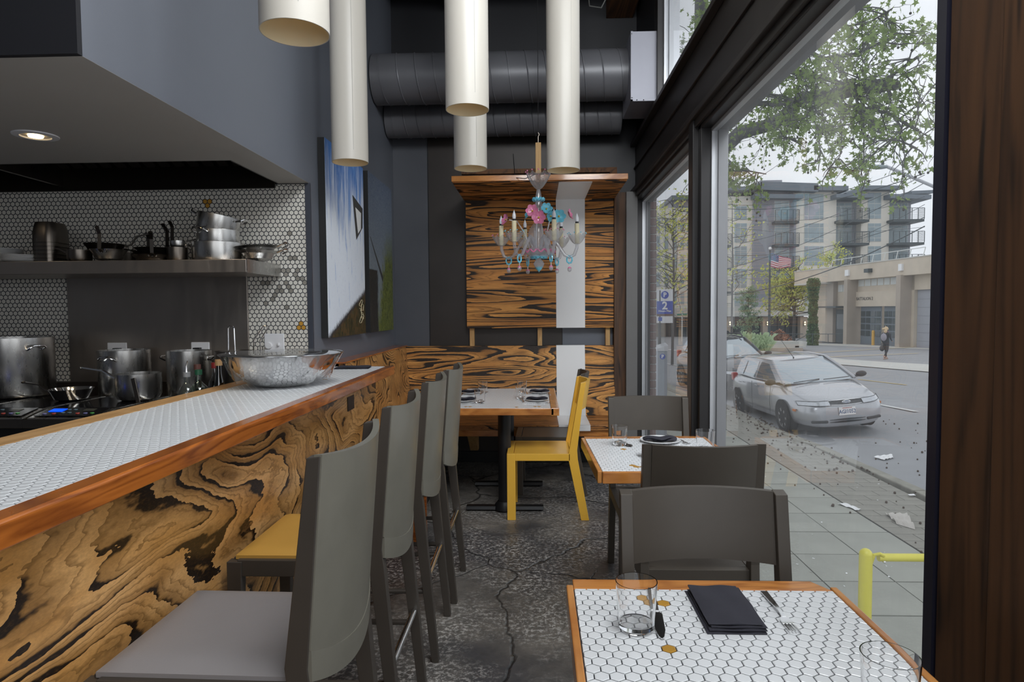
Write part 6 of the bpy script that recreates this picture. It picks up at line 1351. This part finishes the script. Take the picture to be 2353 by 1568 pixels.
# ------------------------------------------------ walking woman
def person():
    g = gpt(2035, 826); pr = thing('person', 'blond person in dark clothes walking with a handbag by the garage doors', 'person', (g.x, g.y, g.z), math.radians(-60))
    J = {'pel': (0, 0, .90), 'bel': (0, .01, 1.05), 'che': (0, .0, 1.24), 'nk': (0, .015, 1.42), 'hd': (0, .03, 1.50), 'ht': (0, .02, 1.60),
         'lh': (-.09, 0, .86), 'lk': (-.09, .14, .48), 'la': (-.08, .16, .08), 'lt': (-.08, .28, .03), 'rh': (.09, 0, .86), 'rk': (.09, -.02, .48), 'ra': (.08, -.24, .14), 'rt': (.08, -.16, .03),
         'ls': (-.17, 0, 1.36), 'le': (-.22, -.06, 1.10), 'lw': (-.21, .06, .88), 'lf': (-.21, .09, .80), 'rs': (.17, 0, 1.36), 're': (.22, .02, 1.10), 'rw': (.17, .20, .98), 'rf': (.15, .27, .96)}
    E_ = [('pel', 'bel'), ('bel', 'che'), ('che', 'nk'), ('nk', 'hd'), ('hd', 'ht'), ('pel', 'lh'), ('lh', 'lk'), ('lk', 'la'), ('la', 'lt'), ('pel', 'rh'), ('rh', 'rk'), ('rk', 'ra'), ('ra', 'rt'), ('che', 'ls'), ('ls', 'le'), ('le', 'lw'), ('lw', 'lf'), ('che', 'rs'), ('rs', 're'), ('re', 'rw'), ('rw', 'rf')]
    Rd = {'pel': .14, 'bel': .12, 'che': .14, 'nk': .055, 'hd': .085, 'ht': .08, 'lh': .10, 'lk': .06, 'la': .042, 'lt': .035, 'rh': .10, 'rk': .06, 'ra': .042, 'rt': .035, 'ls': .07, 'le': .05, 'lw': .035, 'lf': .03, 'rs': .07, 're': .05, 'rw': .035, 'rf': .03}
    ks = list(J); me = bpy.data.meshes.new('body'); me.from_pydata([J[k] for k in ks], [(ks.index(a), ks.index(b)) for a, b in E_], []); me.materials.append(plain('dark_clothes', (.022, .024, .030), .8))
    o = bpy.data.objects.new('body', me); C.objects.link(o); o.parent = pr; sk = o.modifiers.new('skin', 'SKIN'); lay = me.skin_vertices[0].data if me.skin_vertices else None
    if lay is None:
        bpy.context.view_layer.objects.active = o
    for i, k in enumerate(ks):
        if me.skin_vertices: me.skin_vertices[0].data[i].radius = (Rd[k], Rd[k] * .85); me.skin_vertices[0].data[i].use_root = (k == 'pel')
    sb2 = o.modifiers.new('sub', 'SUBSURF'); sb2.levels = 2; sb2.render_levels = 2
    skn = plain('skin', (.55, .33, .24), .6); fc = obj('face', B().sph((0, .055, 1.555), .078, .9, .95, 1.15, 16, 10), skn, pr, 60)
    ft = B().sph((0, .135, 1.545), .014).sph((-.028, .122, 1.575), .010).sph((.028, .122, 1.575), .010); obj('features', ft, plain('face_features', (.30, .12, .10), .6), fc, 60)
    obj('hair', B().sph((0, -.005, 1.59), .105, 1, 1.05, .95, 14, 8).sph((.02, -.09, 1.48), .085, 1, .9, 1.5, 12, 8).sph((-.04, -.14, 1.58), .07, 1.2, 1.3, .8, 10, 6).tube([(0, -.02, 1.67), (-.02, -.06, 1.74)], [.03, .008], 6), plain('blond_hair', (.62, .46, .28), .7, var=.3, nscale=20), pr, 60)
    for k in ('lf', 'rf'):
        h_ = B(); c = V(J[k])
        for q in range(5): h_.tube([c, c + V((.012 * (q - 2), .03, -.03)), c + V((.010 * (q - 2), .03, -.055))], .008, 5)
        obj('hand', h_, skn, pr)
    for k in ('la', 'ra'): c = V(J[k]); obj('ankle', B().tube([c + V((0, 0, -.03)), c + V((0, 0, .06))], .04, 8), skn, pr)
    obj('shoe', B().sph((-.08, .22, .035), .06, .8, 2.0, .6, 12, 6), plain('pale_shoe', (.45, .30, .24), .6), pr); obj('shoe', B().sph((.08, -.20, .04), .06, .8, 2.0, .6, 12, 6), plain('pale_shoe', (.45, .30, .24), .6), pr)
    obj('pink_scarf', B().tube([(-.05, .08, 1.43), (0, .10, 1.40), (.05, .08, 1.43)], .022, 6), plain('pink_scarf', (.7, .15, .25), .7), pr)
    bg_ = thing('handbag', 'black handbag held by the walking person', 'handbag', V((g.x, g.y, g.z)) + MX.Rotation(math.radians(-60), 4, 'Z') @ V((-.24, .06, .50)))
    obj('bag_body', B().sph((0, 0, .06), .14, .75, 1.15, 1.15, 14, 8), K['bplast'], bg_, 50); obj('bag_handle', B().tube([(0, -.08, .18), (0, -.05, .27), (0, .02, .31), (0, .09, .27), (0, .10, .18)], .010, 6), K['bplast'], bg_)
    bp = thing('backpack', 'pale grey backpack on the walking person', 'backpack', V((g.x, g.y, g.z)) + MX.Rotation(math.radians(-60), 4, 'Z') @ V((0, -.20, 1.05)), math.radians(-60))
    obj('pack_body', B().sph((0, 0, .10), .15, 1, .62, 1.35, 14, 8), plain('grey_pack', (.30, .28, .32), .8), bp, 50); obj('strap', B().tube([(-.09, .05, .25), (-.10, .20, .36), (-.09, .33, .22), (-.10, .28, .05)], .014, 6), plain('pack_strap', (.4, .4, .42), .8), bp)
person()
bpy.context.view_layer.update()
